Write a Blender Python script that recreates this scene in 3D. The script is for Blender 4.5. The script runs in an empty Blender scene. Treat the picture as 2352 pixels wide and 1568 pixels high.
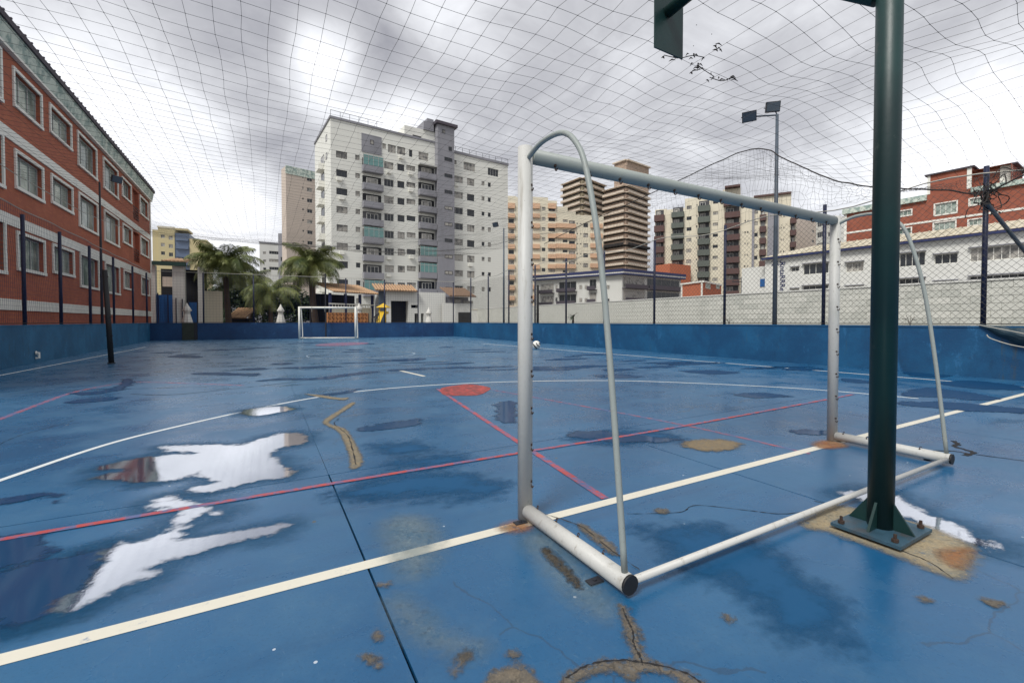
import bpy, math, random
import numpy as np
from mathutils import Vector, Matrix, noise as mnoise
random.seed(7)
scn = bpy.context.scene
COL = scn.collection
# ------------------------------------------------------------------ camera
F = 1012.0; CU = 1176.0; CV = 759.0; CAMH = 1.11; PITCH = math.radians(1.2)
W_, H_ = 2352.0, 1568.0
cam_d = bpy.data.cameras.new("camera"); cam = bpy.data.objects.new("camera", cam_d); COL.objects.link(cam)
cam.location = (0, 0, CAMH); cam.rotation_euler = (math.pi/2 - PITCH, 0, 0)
cam_d.sensor_width = 36; cam_d.lens = F/W_*36; cam_d.shift_y = (CV - H_/2)/W_
cam_d.clip_start = 0.05; cam_d.clip_end = 4000
scn.camera = cam
scn.render.resolution_x = 1024; scn.render.resolution_y = 682
FW = Vector((0, math.cos(PITCH), -math.sin(PITCH))); UPV = Vector((0, math.sin(PITCH), math.cos(PITCH)))
def ray(u, v): return FW + Vector((1, 0, 0))*((u-CU)/F) + UPV*((CV-v)/F)
def G(u, v, z=0.0):
    d = ray(u, v); t = (z-CAMH)/d.z
    return Vector((d.x*t, d.y*t, z))
def kx(u, v=738):
    d = ray(u, v); return d.x/d.y
def PY(u, v, Y):
    d = ray(u, v); t = Y/d.y
    return Vector((d.x*t, Y, CAMH+d.z*t))
# court axes: B runs down the court, A runs along the goal line
BD = Vector((-.491, .871, 0)); AD = Vector((.871, .491, 0))
def AB(a, b, z=0.0): return Vector((AD.x*a+BD.x*b, AD.y*a+BD.y*b, z))
def toAB(p): return (p.x*AD.x+p.y*AD.y, p.x*BD.x+p.y*BD.y)
# ------------------------------------------------------------------ world, sun, exposure
world = bpy.data.worlds.new("World"); scn.world = world; world.use_nodes = True
wn = world.node_tree; wn.nodes.clear()
def wnode(t, **k):
    n = wn.nodes.new(t)
    for a, b in k.items(): setattr(n, a, b)
    return n
SUN_EL, SUN_AZ = math.radians(52), math.radians(215)      # azimuth from +Y clockwise: behind the camera on the left
out = wnode('ShaderNodeOutputWorld'); bg = wnode('ShaderNodeBackground'); bg.inputs[1].default_value = 0.1
sky = wnode('ShaderNodeTexSky', sky_type='NISHITA', sun_disc=False, sun_elevation=SUN_EL, sun_rotation=SUN_AZ)
tc = wnode('ShaderNodeTexCoord')
sep = wnode('ShaderNodeSeparateXYZ'); wn.links.new(tc.outputs['Generated'], sep.inputs[0])
def wm(op, a, b=None, clamp=False):
    n = wnode('ShaderNodeMath', operation=op, use_clamp=clamp)
    for i, x in enumerate((a, b)):
        if x is None: continue
        if isinstance(x, (int, float)): n.inputs[i].default_value = x
        else: wn.links.new(x, n.inputs[i])
    return n.outputs[0]
zz = wm('ADD', wm('MAXIMUM', sep.outputs[2], 0.0), 0.22)
cmb = wnode('ShaderNodeCombineXYZ')
wn.links.new(wm('DIVIDE', sep.outputs[0], zz), cmb.inputs[0]); wn.links.new(wm('DIVIDE', sep.outputs[1], zz), cmb.inputs[1])
def wnoise(scale, detail, rough, dist, off):
    mp = wnode('ShaderNodeMapping'); mp.inputs['Location'].default_value = off
    wn.links.new(cmb.outputs[0], mp.inputs[0])
    n = wnode('ShaderNodeTexNoise'); n.inputs['Scale'].default_value = scale; n.inputs['Detail'].default_value = detail
    n.inputs['Roughness'].default_value = rough; n.inputs['Distortion'].default_value = dist
    wn.links.new(mp.outputs[0], n.inputs['Vector']); return n.outputs[0]
n1 = wnoise(1.1, 7, .55, .5, (3.1, 7.7, 0)); n2 = wnoise(3.4, 6, .6, .9, (9, 2, 0))
val = wm('ADD', wm('MULTIPLY', wm('SUBTRACT', n1, .5), 1.25), wm('MULTIPLY', wm('SUBTRACT', n2, .5), .55))
warp = wm('MULTIPLY', wm('SUBTRACT', n2, .5), 0.0)
val = wm('ADD', val, .50)
BUMPS = [(190, 170, 8, .24), (330, 420, 11, .26), (60, 40, 9, .08), (560, 130, 10, -.16), (755, 110, 3.4, .42), (735, 190, 4, .4),
         (900, 290, 5, .45), (520, 430, 8, .2), (625, 330, 4.5, -.3), (1000, 60, 7, .2), (870, 140, 5.5, -.2), (1650, 120, 20, -.08),
         (2230, 270, 9, .36), (2345, 390, 9, .3), (1330, 350, 12, .10), (1950, 560, 9, .2), (600, 560, 9, .16), (2280, 90, 6, -.12), (1500, 30, 10, .06)]
wobx = wm('MULTIPLY', wm('SUBTRACT', n1, .5), .16)
for (u, v, r, amp) in BUMPS:
    d = ray(u, v).normalized()
    dn = wnode('ShaderNodeVectorMath', operation='DOT_PRODUCT'); dn.inputs[1].default_value = d
    nr = wnode('ShaderNodeVectorMath', operation='NORMALIZE'); wn.links.new(tc.outputs['Generated'], nr.inputs[0]); wn.links.new(nr.outputs[0], dn.inputs[0])
    ang = wm('ADD', wm('ARCCOSINE', wm('MINIMUM', dn.outputs['Value'], .99999)), wobx)
    mr = wnode('ShaderNodeMapRange', interpolation_type='SMOOTHSTEP'); wn.links.new(ang, mr.inputs[0])
    mr.inputs[1].default_value = 0; mr.inputs[2].default_value = math.radians(r)*1.5; mr.inputs[3].default_value = amp; mr.inputs[4].default_value = 0
    val = wm('ADD', val, mr.outputs[0])
cr = wnode('ShaderNodeValToRGB'); wn.links.new(val, cr.inputs[0])
el = cr.color_ramp.elements
el[0].position = .12; el[0].color = (.26, .26, .29, 1)
el[1].position = 1.0; el[1].color = (1, 1, 1.03, 1)
e = el.new(.45); e.color = (.45, .453, .478, 1)
e = el.new(.72); e.color = (.70, .71, .74, 1)
sc = wnode('ShaderNodeVectorMath', operation='SCALE'); sc.inputs['Scale'].default_value = 10.2
wn.links.new(cr.outputs[0], sc.inputs[0])
mx = wnode('ShaderNodeMix', data_type='RGBA'); mx.inputs[0].default_value = .94
wn.links.new(sky.outputs[0], mx.inputs[6]); wn.links.new(sc.outputs[0], mx.inputs[7])
wn.links.new(mx.outputs[2], bg.inputs[0]); wn.links.new(bg.outputs[0], out.inputs[0])
sd = bpy.data.lights.new("sun", 'SUN'); sd.energy = 2.3; sd.angle = math.radians(18); sd.color = (1, .97, .92)
sun = bpy.data.objects.new("sun", sd); COL.objects.link(sun)
sdir = Vector((math.sin(SUN_AZ)*math.cos(SUN_EL), math.cos(SUN_AZ)*math.cos(SUN_EL), math.sin(SUN_EL)))
sun.rotation_euler = sdir.to_track_quat('Z', 'Y').to_euler(); sun.location = (-20, -20, 40)
vs = scn.view_settings; vs.view_transform = 'Standard'; vs.look = 'None'; vs.gamma = 1; vs.use_curve_mapping = False; vs.exposure = 0.45
scn.cycles.transparent_max_bounces = 16
# ------------------------------------------------------------------ materials
class M:
    """tiny node helper"""
    def __init__(s, name):
        s.m = bpy.data.materials.new(name); s.m.use_nodes = True; s.t = s.m.node_tree
        s.b = s.t.nodes['Principled BSDF']; s.o = s.t.nodes['Material Output']
        s.pos = s.n('ShaderNodeNewGeometry').outputs['Position']
        s.obj = s.n('ShaderNodeTexCoord').outputs['Object']
    def n(s, t, **k):
        n = s.t.nodes.new(t)
        for a, b in k.items(): setattr(n, a, b)
        return n
    def lk(s, a, inp):
        if isinstance(a, (int, float)): inp.default_value = a
        elif isinstance(a, (tuple, list)): inp.default_value = tuple(a)+((1,) if len(a) == 3 and len(inp.default_value) == 4 else ())
        else: s.t.links.new(a, inp)
    def noise(s, scale, detail=4, rough=.55, vec=None, stretch=None, rot=0, dist=0):
        vec = vec or s.pos
        if stretch or rot:
            mp = s.n('ShaderNodeMapping'); s.t.links.new(vec, mp.inputs[0])
            if rot:
                mp0 = s.n('ShaderNodeMapping'); s.t.links.new(vec, mp0.inputs[0]); mp0.inputs['Rotation'].default_value = (0, 0, rot)
                s.t.links.new(mp0.outputs[0], mp.inputs[0])
            if stretch: mp.inputs['Scale'].default_value = stretch
            vec = mp.outputs[0]
        n = s.n('ShaderNodeTexNoise'); s.t.links.new(vec, n.inputs['Vector'])
        n.inputs['Scale'].default_value = scale; n.inputs['Detail'].default_value = detail; n.inputs['Roughness'].default_value = rough
        n.inputs['Distortion'].default_value = dist
        return n.outputs[0]
    def ramp(s, x, lo, hi, a=0.0, b=1.0, smooth=True):
        n = s.n('ShaderNodeMapRange'); n.interpolation_type = 'SMOOTHSTEP' if smooth else 'LINEAR'
        s.lk(x, n.inputs[0]); n.inputs[1].default_value = lo; n.inputs[2].default_value = hi; n.inputs[3].default_value = a; n.inputs[4].default_value = b
        return n.outputs[0]
    def mix(s, f, a, b):
        n = s.n('ShaderNodeMix', data_type='RGBA'); s.lk(f, n.inputs[0]); s.lk(a, n.inputs[6]); s.lk(b, n.inputs[7]); return n.outputs[2]
    def math(s, op, a, b=0.0, clamp=False):
        n = s.n('ShaderNodeMath', operation=op, use_clamp=clamp); s.lk(a, n.inputs[0]); s.lk(b, n.inputs[1]); return n.outputs[0]
    def bump(s, h, strength=.3, dist=.01):
        n = s.n('ShaderNodeBump'); n.inputs['Strength'].default_value = strength; n.inputs['Distance'].default_value = dist
        s.lk(h, n.inputs['Height']); s.t.links.new(n.outputs[0], s.b.inputs['Normal'])
    def attr(s, name):
        n = s.n('ShaderNodeAttribute'); n.attribute_name = name; return n.outputs['Fac']
    def rnd(s): return s.n('ShaderNodeObjectInfo').outputs['Random']
    def set(s, col=None, rough=None, metal=None, ior=None, spec=None):
        if col is not None: s.lk(col, s.b.inputs['Base Color'])
        if rough is not None: s.lk(rough, s.b.inputs['Roughness'])
        if metal is not None: s.b.inputs['Metallic'].default_value = metal
        if ior is not None: s.b.inputs['IOR'].default_value = ior
        if spec is not None: s.b.inputs['Specular IOR Level'].default_value = spec
        return s.m
    def alpha(s, fac):
        tr = s.n('ShaderNodeBsdfTransparent'); mxs = s.n('ShaderNodeMixShader')
        s.lk(fac, mxs.inputs[0]); s.t.links.new(tr.outputs[0], mxs.inputs[1]); s.t.links.new(s.b.outputs[0], mxs.inputs[2])
        s.t.links.new(mxs.outputs[0], s.o.inputs[0]); return s.m
def plain(name, col, rough=.7, var=.18, scale=3.0, bump=0.0, metal=0.0, dirt=None, spec=None):
    m = M(name); n = m.noise(scale, 5); a = tuple(c*(1-var) for c in col); b = tuple(min(1, c*(1+var)) for c in col)
    c = m.mix(n, a, b)
    if dirt:
        d = m.noise(scale*.45, 6, .65, stretch=(1, 1, .18))
        c = m.mix(m.ramp(d, .5, .75, 0, dirt[1]), c, dirt[0])
    m.set(c, rough, metal, spec=spec)
    if bump: m.bump(m.noise(scale*14, 4), bump, .01)
    return m.m
MT = {}
# painted court concrete
def court_mat():
    m = M('court_blue_paint')
    big = m.noise(.32, 5, .6); mid = m.noise(1.5, 6, .65); fine = m.noise(26, 5, .7)
    streak = m.noise(1.3, 6, .7, stretch=(.35, 2.2, 1), rot=-.5)
    c = m.mix(m.ramp(big, .3, .72), (.007, .078, .185), (.020, .132, .275))
    c = m.mix(m.ramp(mid, .42, .72, 0, .6), c, (.060, .155, .255))
    c = m.mix(m.ramp(streak, .48, .7, 0, .7), c, (.008, .070, .165))
    c = m.mix(m.ramp(m.noise(4.2, 7, .75), .54, .76, 0, .3), c, (.085, .165, .23))
    c = m.mix(m.math('MULTIPLY', fine, .35), c, (.012, .07, .18))
    c = m.mix(m.ramp(m.noise(75, 3, .8), .52, .70, 0, .35), c, (.005, .04, .10))
    c = m.mix(m.ramp(m.noise(48, 4, .8, stretch=(.3, 1.6, 1), rot=.9), .58, .74, 0, .40), c, (.10, .19, .28))
    c = m.mix(m.ramp(m.noise(.9, 7, .8, stretch=(.25, 1.7, 1), rot=.25), .55, .70, 0, .28), c, (.05, .105, .16))
    # paler towards the far end: grazing sky sheen put into the paint colour
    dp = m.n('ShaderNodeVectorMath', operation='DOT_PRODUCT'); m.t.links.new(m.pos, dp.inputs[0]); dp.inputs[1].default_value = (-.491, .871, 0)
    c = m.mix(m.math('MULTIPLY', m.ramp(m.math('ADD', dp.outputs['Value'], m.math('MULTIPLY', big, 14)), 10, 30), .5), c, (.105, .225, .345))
    # ochre run-off dirt and small chips of paint
    dn = m.math('MULTIPLY', m.ramp(m.noise(.8, 6, .7), .60, .78), m.ramp(m.noise(9, 5, .7), .45, .7))
    c = m.mix(m.math('MULTIPLY', dn, .35), c, (.20, .19, .15))
    vo = m.n('ShaderNodeTexVoronoi'); vo.inputs['Scale'].default_value = 3.1; m.t.links.new(m.pos, vo.inputs['Vector'])
    chip = m.math('LESS_THAN', m.math('ADD', vo.outputs['Distance'], m.math('MULTIPLY', m.noise(40, 3), .08)), .078)
    chipm = m.math('MULTIPLY', chip, m.math('GREATER_THAN', m.noise(2.3, 2), .5))
    c = m.mix(chipm, c, (.11, .10, .085))
    vo2 = m.n('ShaderNodeTexVoronoi'); vo2.inputs['Scale'].default_value = 5.3; m.t.links.new(m.pos, vo2.inputs['Vector'])
    sp = m.math('LESS_THAN', vo2.outputs['Distance'], .035)
    c = m.mix(m.math('MULTIPLY', sp, m.math('GREATER_THAN', m.noise(1.7, 2), .52)), c, (.42, .48, .55))
    # hairline cracks
    vo3 = m.n('ShaderNodeTexVoronoi', feature='DISTANCE_TO_EDGE'); vo3.inputs['Scale'].default_value = .42
    wv = m.n('ShaderNodeVectorMath', operation='MULTIPLY_ADD'); wv.inputs[1].default_value = (.55, .55, 0)
    nc = m.n('ShaderNodeTexNoise'); nc.inputs['Scale'].default_value = 1.6; nc.inputs['Detail'].default_value = 6; m.t.links.new(m.pos, nc.inputs['Vector'])
    m.t.links.new(nc.outputs['Color'], wv.inputs[0]); m.t.links.new(m.pos, wv.inputs[2]); m.t.links.new(wv.outputs[0], vo3.inputs['Vector'])
    ck = m.math('MULTIPLY', m.math('LESS_THAN', vo3.outputs['Distance'], .0018), m.math('GREATER_THAN', m.noise(.5, 2), .5))
    c = m.mix(m.math('MULTIPLY', ck, .45), c, (.02, .04, .07))
    r = m.ramp(mid, .3, .75, .20, .46)
    m.set(c, m.math('SUBTRACT', r, m.ramp(streak, .5, .8, 0, .10)))
    m.bump(m.math('ADD', m.math('MULTIPLY', m.noise(60, 4, .7), .5), mid), .16, .006)
    return m.m
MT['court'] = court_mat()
MT['ground'] = plain('yard_concrete', (.16, .155, .14), .9, .3, .8)
def wall_blue(name, c0, c1):
    m = M(name); a = m.noise(.9, 6, .7); s = m.noise(2.2, 6, .7, stretch=(1, 1, .22))
    c = m.mix(m.ramp(a, .35, .7), c0, c1)
    c = m.mix(m.ramp(s, .52, .78, 0, .6), c, tuple(x*.45 for x in c0))
    c = m.mix(m.ramp(m.noise(3.3, 7, .75), .6, .8, 0, .5), c, (.07, .12, .16))
    c = m.mix(m.ramp(m.noise(7, 7, .8), .56, .68, 0, .45), c, tuple(x*.5+.012 for x in c0)); c = m.mix(m.ramp(m.noise(1.7, 7, .8, stretch=(1, 1, .5)), .58, .66, 0, .5), c, tuple(x*1.5+.02 for x in c1))
    c = m.mix(m.ramp(m.noise(2.6, 6, .8, stretch=(1.4, 1.4, .25)), .60, .72, 0, .6), c, (.05, .06, .05))
    m.set(c, .6); m.bump(m.noise(30, 4), .3, .01); return m.m
MT['wall_near'] = wall_blue('blue_wall_paint', (.006, .085, .18), (.018, .14, .27))
MT['wall_far'] = wall_blue('deep_blue_wall_paint', (.003, .036, .115), (.007, .06, .165))
MT['wall_right'] = wall_blue('royal_blue_wall_paint', (.002, .056, .145), (.006, .092, .21))
def line_mat(name, col, wear, bg=(.035, .13, .29)):
    m = M(name); w = m.ramp(m.noise(9, 6, .75), wear, wear+.18); c = m.mix(m.noise(2.5, 4), tuple(x*.82 for x in col), col)
    c = m.mix(m.math('MULTIPLY', w, .85), c, bg); m.set(c, .5); return m.m
MT['line_cream'] = line_mat('cream_line_paint', (.72, .69, .58), .60)
MT['line_white'] = line_mat('white_line_paint', (.72, .76, .76), .58)
MT['line_faint'] = line_mat('worn_white_line_paint', (.42, .52, .58), .42)
MT['line_red'] = line_mat('red_line_paint', (.44, .065, .06), .43)
MT['line_red_faint'] = line_mat('worn_red_line_paint', (.34, .085, .10), .40)
def wet_mat(name, mirror, base, rough, hard=1.0, amp=.5, grow=0.0):
    m = M(name); gl = m.n('ShaderNodeBsdfGlossy'); gl.inputs['Roughness'].default_value = rough
    gl.inputs['Color'].default_value = (.94, .96, 1, 1)
    m.set(base, .5, spec=.12)
    fr = m.n('ShaderNodeLayerWeight'); fr.inputs['Blend'].default_value = .55
    mix1 = m.n('ShaderNodeMixShader'); m.lk(m.math('ADD', m.math('MULTIPLY', fr.outputs['Facing'], mirror), mirror*.35, True), mix1.inputs[0])
    m.t.links.new(m.b.outputs[0], mix1.inputs[1]); m.t.links.new(gl.outputs[0], mix1.inputs[2])
    tr = m.n('ShaderNodeBsdfTransparent'); mix2 = m.n('ShaderNodeMixShader')
    e = m.attr('edge')
    nz = m.math('SUBTRACT', m.math('ADD', m.math('MULTIPLY', m.noise(2.8, 6, .65, stretch=(.7, 1.25, 1), rot=-.5), .75), m.math('MULTIPLY', m.noise(17, 4, .65), .25)), .5-grow/amp)
    f = m.ramp(m.math('ADD', e, m.math('MULTIPLY', nz, amp)), -.03*hard, .03*hard)
    m.lk(f, mix2.inputs[0]); m.t.links.new(tr.outputs[0], mix2.inputs[1]); m.t.links.new(mix1.outputs[0], mix2.inputs[2])
    bp = m.n('ShaderNodeBump'); bp.inputs['Strength'].default_value = .10; bp.inputs['Distance'].default_value = .0012
    m.lk(m.noise(60, 2), bp.inputs['Height']); m.t.links.new(bp.outputs[0], gl.inputs['Normal'])
    m.t.links.new(mix2.outputs[0], m.o.inputs[0]); return m.m
MT['puddle'] = wet_mat('puddle_water', .66, (.05, .09, .17), .03)
MT['puddle_thin'] = wet_mat('thin_puddle_water', .10, (.003, .042, .115), .05)
MT['margin'] = wet_mat('damp_margin', .02, (.010, .078, .17), .25, 6.0, .45, .04)
MT['damp'] = wet_mat('damp_paint', .012, (.007, .072, .172), .3, 5.0, .8)
def decal_mat(name, c0, c1, amp=.5, hard=1.0, rough=.85, scale=8, op=1.0, net=.6):
    m = M(name); c = m.mix(m.ramp(m.noise(scale, 6, .7), .3, .7), c0, c1)
    c = m.mix(m.ramp(m.noise(scale*5, 5, .75), .5, .7, 0, .8), c, tuple(x*.30 for x in c0)); c = m.mix(m.ramp(m.noise(scale*11, 4, .8), .52, .66, 0, .6), c, tuple(min(1, x*1.5) for x in c0)); c = m.mix(m.ramp(m.noise(scale*2.2, 5, .8), .56, .64, 0, .6), c, (.03, .10, .18))
    vo = m.n('ShaderNodeTexVoronoi', feature='DISTANCE_TO_EDGE'); vo.inputs['Scale'].default_value = scale*1.1
    wv = m.n('ShaderNodeVectorMath', operation='MULTIPLY_ADD'); wv.inputs[1].default_value = (.12, .12, 0); nc = m.n('ShaderNodeTexNoise'); nc.inputs['Scale'].default_value = scale; nc.inputs['Detail'].default_value = 5
    m.t.links.new(m.pos, nc.inputs['Vector']); m.t.links.new(nc.outputs['Color'], wv.inputs[0]); m.t.links.new(m.pos, wv.inputs[2]); m.t.links.new(wv.outputs[0], vo.inputs['Vector'])
    c = m.mix(m.ramp(vo.outputs['Distance'], .0, .05, net, 0), c, tuple(x*.22 for x in c0))
    m.set(c, rough); m.bump(m.noise(scale*6, 6, .7), .35, .006)
    nz = m.math('SUBTRACT', m.math('ADD', m.math('MULTIPLY', m.noise(scale, 6, .7), .55), m.math('MULTIPLY', m.noise(scale*5, 5, .75), .45)), .5)
    f = m.ramp(m.math('ADD', m.attr('edge'), m.math('MULTIPLY', nz, amp)), -.02*hard, .02*hard, 0, op)
    return m.alpha(f)
MT['filler'] = decal_mat('tan_crack_filler', (.26, .205, .12), (.15, .14, .11), .14, 1.1, scale=16)
MT['bare'] = decal_mat('bare_brown_concrete', (.17, .14, .10), (.085, .08, .07), .17, 1.1, scale=12)
MT['scuff'] = decal_mat('pale_scuffed_paint', (.22, .27, .27), (.10, .18, .24), .28, 5, scale=5, op=.5, net=0)
MT['rust'] = decal_mat('rust_stain', (.35, .13, .04), (.26, .17, .09), .12, 2.5, scale=9, op=.8)
MT['crackline'] = plain('black_crack_line', (.012, .012, .014), .95, .3, 20)  # flat near-black colour of the crack lines
MT['ochre'] = decal_mat('ochre_mortar', (.33, .26, .155), (.21, .20, .155), .20, 2.5, scale=8, net=.12)
MT['sand'] = decal_mat('sandy_grit_patch', (.24, .18, .10), (.16, .13, .085), .42, 2.0, scale=13, net=.2)
# metals, paints
def tube_mat(name, col, rust, rw):
    m = M(name); a = m.noise(2.2, 5, .6); c = m.mix(a, tuple(x*.85 for x in col), col)
    g = m.ramp(m.noise(3.1, 6, .7), .5, .8, 0, .5); c = m.mix(g, c, (.33, .36, .30))
    c = m.mix(m.ramp(m.noise(14, 6, .75), rw, rw+.06, 0, .9), c, rust)
    c = m.mix(m.ramp(m.noise(5, 6, .75, stretch=(3, 3, .25)), .56, .72, 0, .55), c, (.20, .17, .12)); c = m.mix(m.ramp(m.noise(38, 4, .8), .62, .70, 0, .7), c, (.17, .15, .12))
    m.set(c, .5); m.bump(m.noise(45, 4), .2, .004); return m.m
MT['goal'] = tube_mat('chipped_white_goal_paint', (.56, .56, .53), (.14, .06, .025), .70)
MT['goal_grey'] = tube_mat('greyed_goal_paint', (.31, .345, .325), (.14, .06, .025), .70)
MT['rusty'] = plain('rusty_steel', (.045, .026, .018), .9, .4, 30, .4)
MT['black'] = plain('black_rubber', (.012, .012, .013), .6, .3, 20)
MT['green'] = M('dark_green_pole_paint')
_m = MT['green']; _c = _m.mix(_m.ramp(_m.noise(1.2, 5), .35, .7), (.003, .022, .022), (.006, .042, .038))
_c = _m.mix(_m.ramp(_m.noise(12, 6, .75), .62, .70), _c, (.035, .055, .048)); _c = _m.mix(_m.ramp(_m.noise(6, 6, .8, stretch=(2.5, 2.5, .2)), .55, .75, 0, .6), _c, (.02, .035, .033)); _m.bump(_m.noise(30, 5), .25, .004)
MT['green'] = _m.set(_c, .45)
MT['plateblue'] = plain('blue_grey_plate', (.03, .075, .11), .5, .5, 12, .3, dirt=((.10, .06, .03), .6))
MT['navy'] = plain('navy_post_paint', (.008, .013, .045), .5, .3, 4)
MT['bluegrey'] = plain('blue_grey_pole', (.055, .075, .10), .5, .25, 3)
MT['darkpole'] = plain('dark_pole', (.02, .022, .03), .6, .3, 4)
MT['net'] = plain('net_twine', (.085, .08, .075), .9, .3, 4)
MT['netblue'] = plain('blue_net_twine', (.015, .03, .09), .9, .3, 4)
MT['netedge'] = plain('pale_rope', (.42, .40, .34), .9, .2, 9)
MT['rope'] = plain('dark_rope', (.035, .03, .028), .9, .3, 9)
MT['white'] = plain('white_paint', (.80, .79, .72), .6, .06, 2, dirt=((.40, .40, .34), .3))
MT['whitewall'] = plain('white_render', (.66, .66, .62), .85, .08, .6, .1, dirt=((.40, .40, .36), .4))
MT['cream'] = plain('cream_render', (.66, .61, .48), .85, .08, .4, .1, dirt=((.40, .36, .28), .35))
MT['yellow'] = plain('yellow_render', (.55, .47, .27), .85, .08, .3)
MT['pinkbeige'] = plain('pink_beige_render', (.55, .47, .40), .85, .07, .3, dirt=((.33, .28, .24), .35))
MT['peach'] = plain('peach_render', (.62, .40, .26), .85, .08, .3)
MT['greywall'] = plain('grey_render', (.26, .26, .285), .8, .12, .5, dirt=((.12, .12, .13), .4))
MT['greygreen'] = plain('grey_green_balcony', (.10, .115, .10), .8, .15, .5)
MT['brownbal'] = plain('brown_balcony', (.10, .055, .05), .8, .15, .5)
MT['orange'] = plain('orange_render', (.46, .14, .07), .85, .1, .5)
MT['roofdark'] = plain('dark_roof', (.07, .06, .075), .8, .3, 1.5)
MT['fascia'] = plain('navy_fascia', (.02, .03, .11), .6, .2, 1)
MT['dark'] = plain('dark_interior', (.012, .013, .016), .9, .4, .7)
MT['roofcream'] = plain('cream_roof_sheet', (.52, .47, .36), .8, .15, .7, dirt=((.3, .27, .2), .5))
MT['tile'] = plain('terracotta_tile', (.44, .28, .16), .85, .35, 5)
MT['tilebrown'] = plain('weathered_brown_tile', (.20, .13, .085), .9, .35, 4)
MT['lattice'] = plain('orange_lattice_brick', (.55, .24, .09), .85, .3, 3)
MT['gate'] = plain('blue_gate_paint', (.012, .10, .30), .5, .25, 1)
MT['canvas'] = plain('white_canvas', (.68, .67, .62), .9, .1, 3, dirt=((.45, .43, .38), .4))
MT['tarp'] = plain('dark_green_tarp', (.006, .028, .045), .6, .4, 2)
MT['slide'] = plain('yellow_plastic', (.62, .40, .02), .4, .1, 2)
MT['teal'] = plain('teal_glass', (.13, .27, .26), .12, .2, .4)
MT['bluefac'] = plain('blue_grey_glass_wall', (.12, .16, .24), .3, .2, .4)
def brick_mat(name, c1, c2, mort, sx=1.0):
    m = M(name)
    mp = m.n('ShaderNodeMapping'); m.t.links.new(m.obj, mp.inputs[0]); mp.inputs['Rotation'].default_value = (-math.pi/2, 0, 0)
    br = m.n('ShaderNodeTexBrick'); m.t.links.new(mp.outputs[0], br.inputs['Vector'])
    br.inputs['Scale'].default_value = 1; br.inputs['Brick Width'].default_value = .24; br.inputs['Row Height'].default_value = .075
    br.inputs['Mortar Size'].default_value = .007; br.inputs['Color1'].default_value = c1+(1,); br.inputs['Color2'].default_value = c2+(1,); br.inputs['Mortar'].default_value = mort+(1,)
    c = m.mix(m.ramp(m.noise(.55, 7, .75), .35, .68, 0, .7), br.outputs['Color'], tuple(x*.62 for x in c1))
    c = m.mix(m.ramp(m.noise(7, 5, .7, stretch=(1, 1, 2.5)), .6, .75, 0, .3), c, (.42, .18, .12))
    m.set(c, .85); m.bump(br.outputs['Fac'], -.5, .008); return m.m
MT['brick'] = brick_mat('red_brick', (.47, .135, .065), (.38, .095, .055), (.26, .12, .08))
MT['brick2'] = brick_mat('orange_red_brick', (.38, .11, .06), (.30, .075, .045), (.26, .13, .09))
def tilewall():
    m = M('white_tile_cladding'); z = m.n('ShaderNodeSeparateXYZ'); m.t.links.new(m.obj, z.inputs[0])
    w = m.math('ABSOLUTE', m.math('SUBTRACT', m.math('FRACT', m.math('MULTIPLY', z.outputs[2], 2.2)), .5))
    c = m.mix(m.ramp(w, .40, .5, 0, .55), (.74, .74, .68), (.55, .55, .52))
    c = m.mix(m.ramp(m.noise(.25, 6, .7, stretch=(1, 1, .3)), .5, .8, 0, .4), c, (.48, .47, .42))
    m.set(c, .6); return m.m
MT['tilewall'] = tilewall()
def blotchy(name, c, d):
    m = M(name); x = m.mix(m.ramp(m.noise(1.6, 7, .75), .42, .62), c, d); m.set(x, .85); return m.m
MT['cornice'] = blotchy('stained_cornice', (.60, .66, .58), (.24, .33, .30))
MT['rough_brown'] = blotchy('raw_block_infill', (.44, .33, .25), (.30, .22, .165))
MT['rough_green'] = blotchy('scaffold_netted_infill', (.40, .37, .26), (.26, .20, .13))
MT['slabtan'] = blotchy('raw_concrete_slab', (.66, .56, .45), (.50, .42, .34))
MT['gap_shade'] = plain('painted_gap_shadow', (.02, .018, .018), .9, .3, 1)  # shade of the open floor gaps given as a flat dark colour
def block_m():
    m = M('painted_block'); r = m.rnd(); c = m.mix(r, (.50, .51, .46), (.66, .66, .60))
    c = m.mix(m.ramp(m.noise(1.1, 6, .7), .5, .75, 0, .5), c, (.36, .37, .33)); m.set(c, .85); m.bump(m.noise(25, 4), .3, .01); return m.m
MT['block'] = block_m()
def glass_m(name, dk, lt, th):
    m = M(name); r = m.rnd(); v = m.noise(1.3, 3, .5)
    f = m.math('MULTIPLY', m.math('GREATER_THAN', r, th), m.ramp(m.math('ADD', v, m.math('MULTIPLY', r, .3)), .5, .8, .2, 1))
    m.set(m.mix(f, dk, lt), .12); return m.m
MT['glass'] = glass_m('window_glass', (.020, .024, .030), (.38, .36, .32), .45)
MT['glass_green'] = glass_m('greenish_curtained_glass', (.09, .14, .12), (.36, .42, .37), .1)
MT['alu'] = plain('window_frame_grey', (.42, .42, .40), .5, .1, 2)
MT['framedark'] = plain('window_frame_dark', (.05, .05, .055), .5, .1, 2)
def leaf_m(name, c0, c1):
    m = M(name); c = m.mix(m.ramp(m.noise(.9, 4), .35, .68), c0, c1); c = m.mix(m.math('MULTIPLY', m.rnd(), .5), c, c1)
    m.set(c, .55); return m.m
MT['palm'] = leaf_m('palm_leaf', (.035, .065, .016), (.20, .22, .06))
MT['shrub'] = leaf_m('dark_leaf', (.012, .035, .010), (.035, .065, .02))
MT['trunk'] = plain('palm_trunk_bark', (.085, .06, .045), .95, .35, 4, .5)
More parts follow.
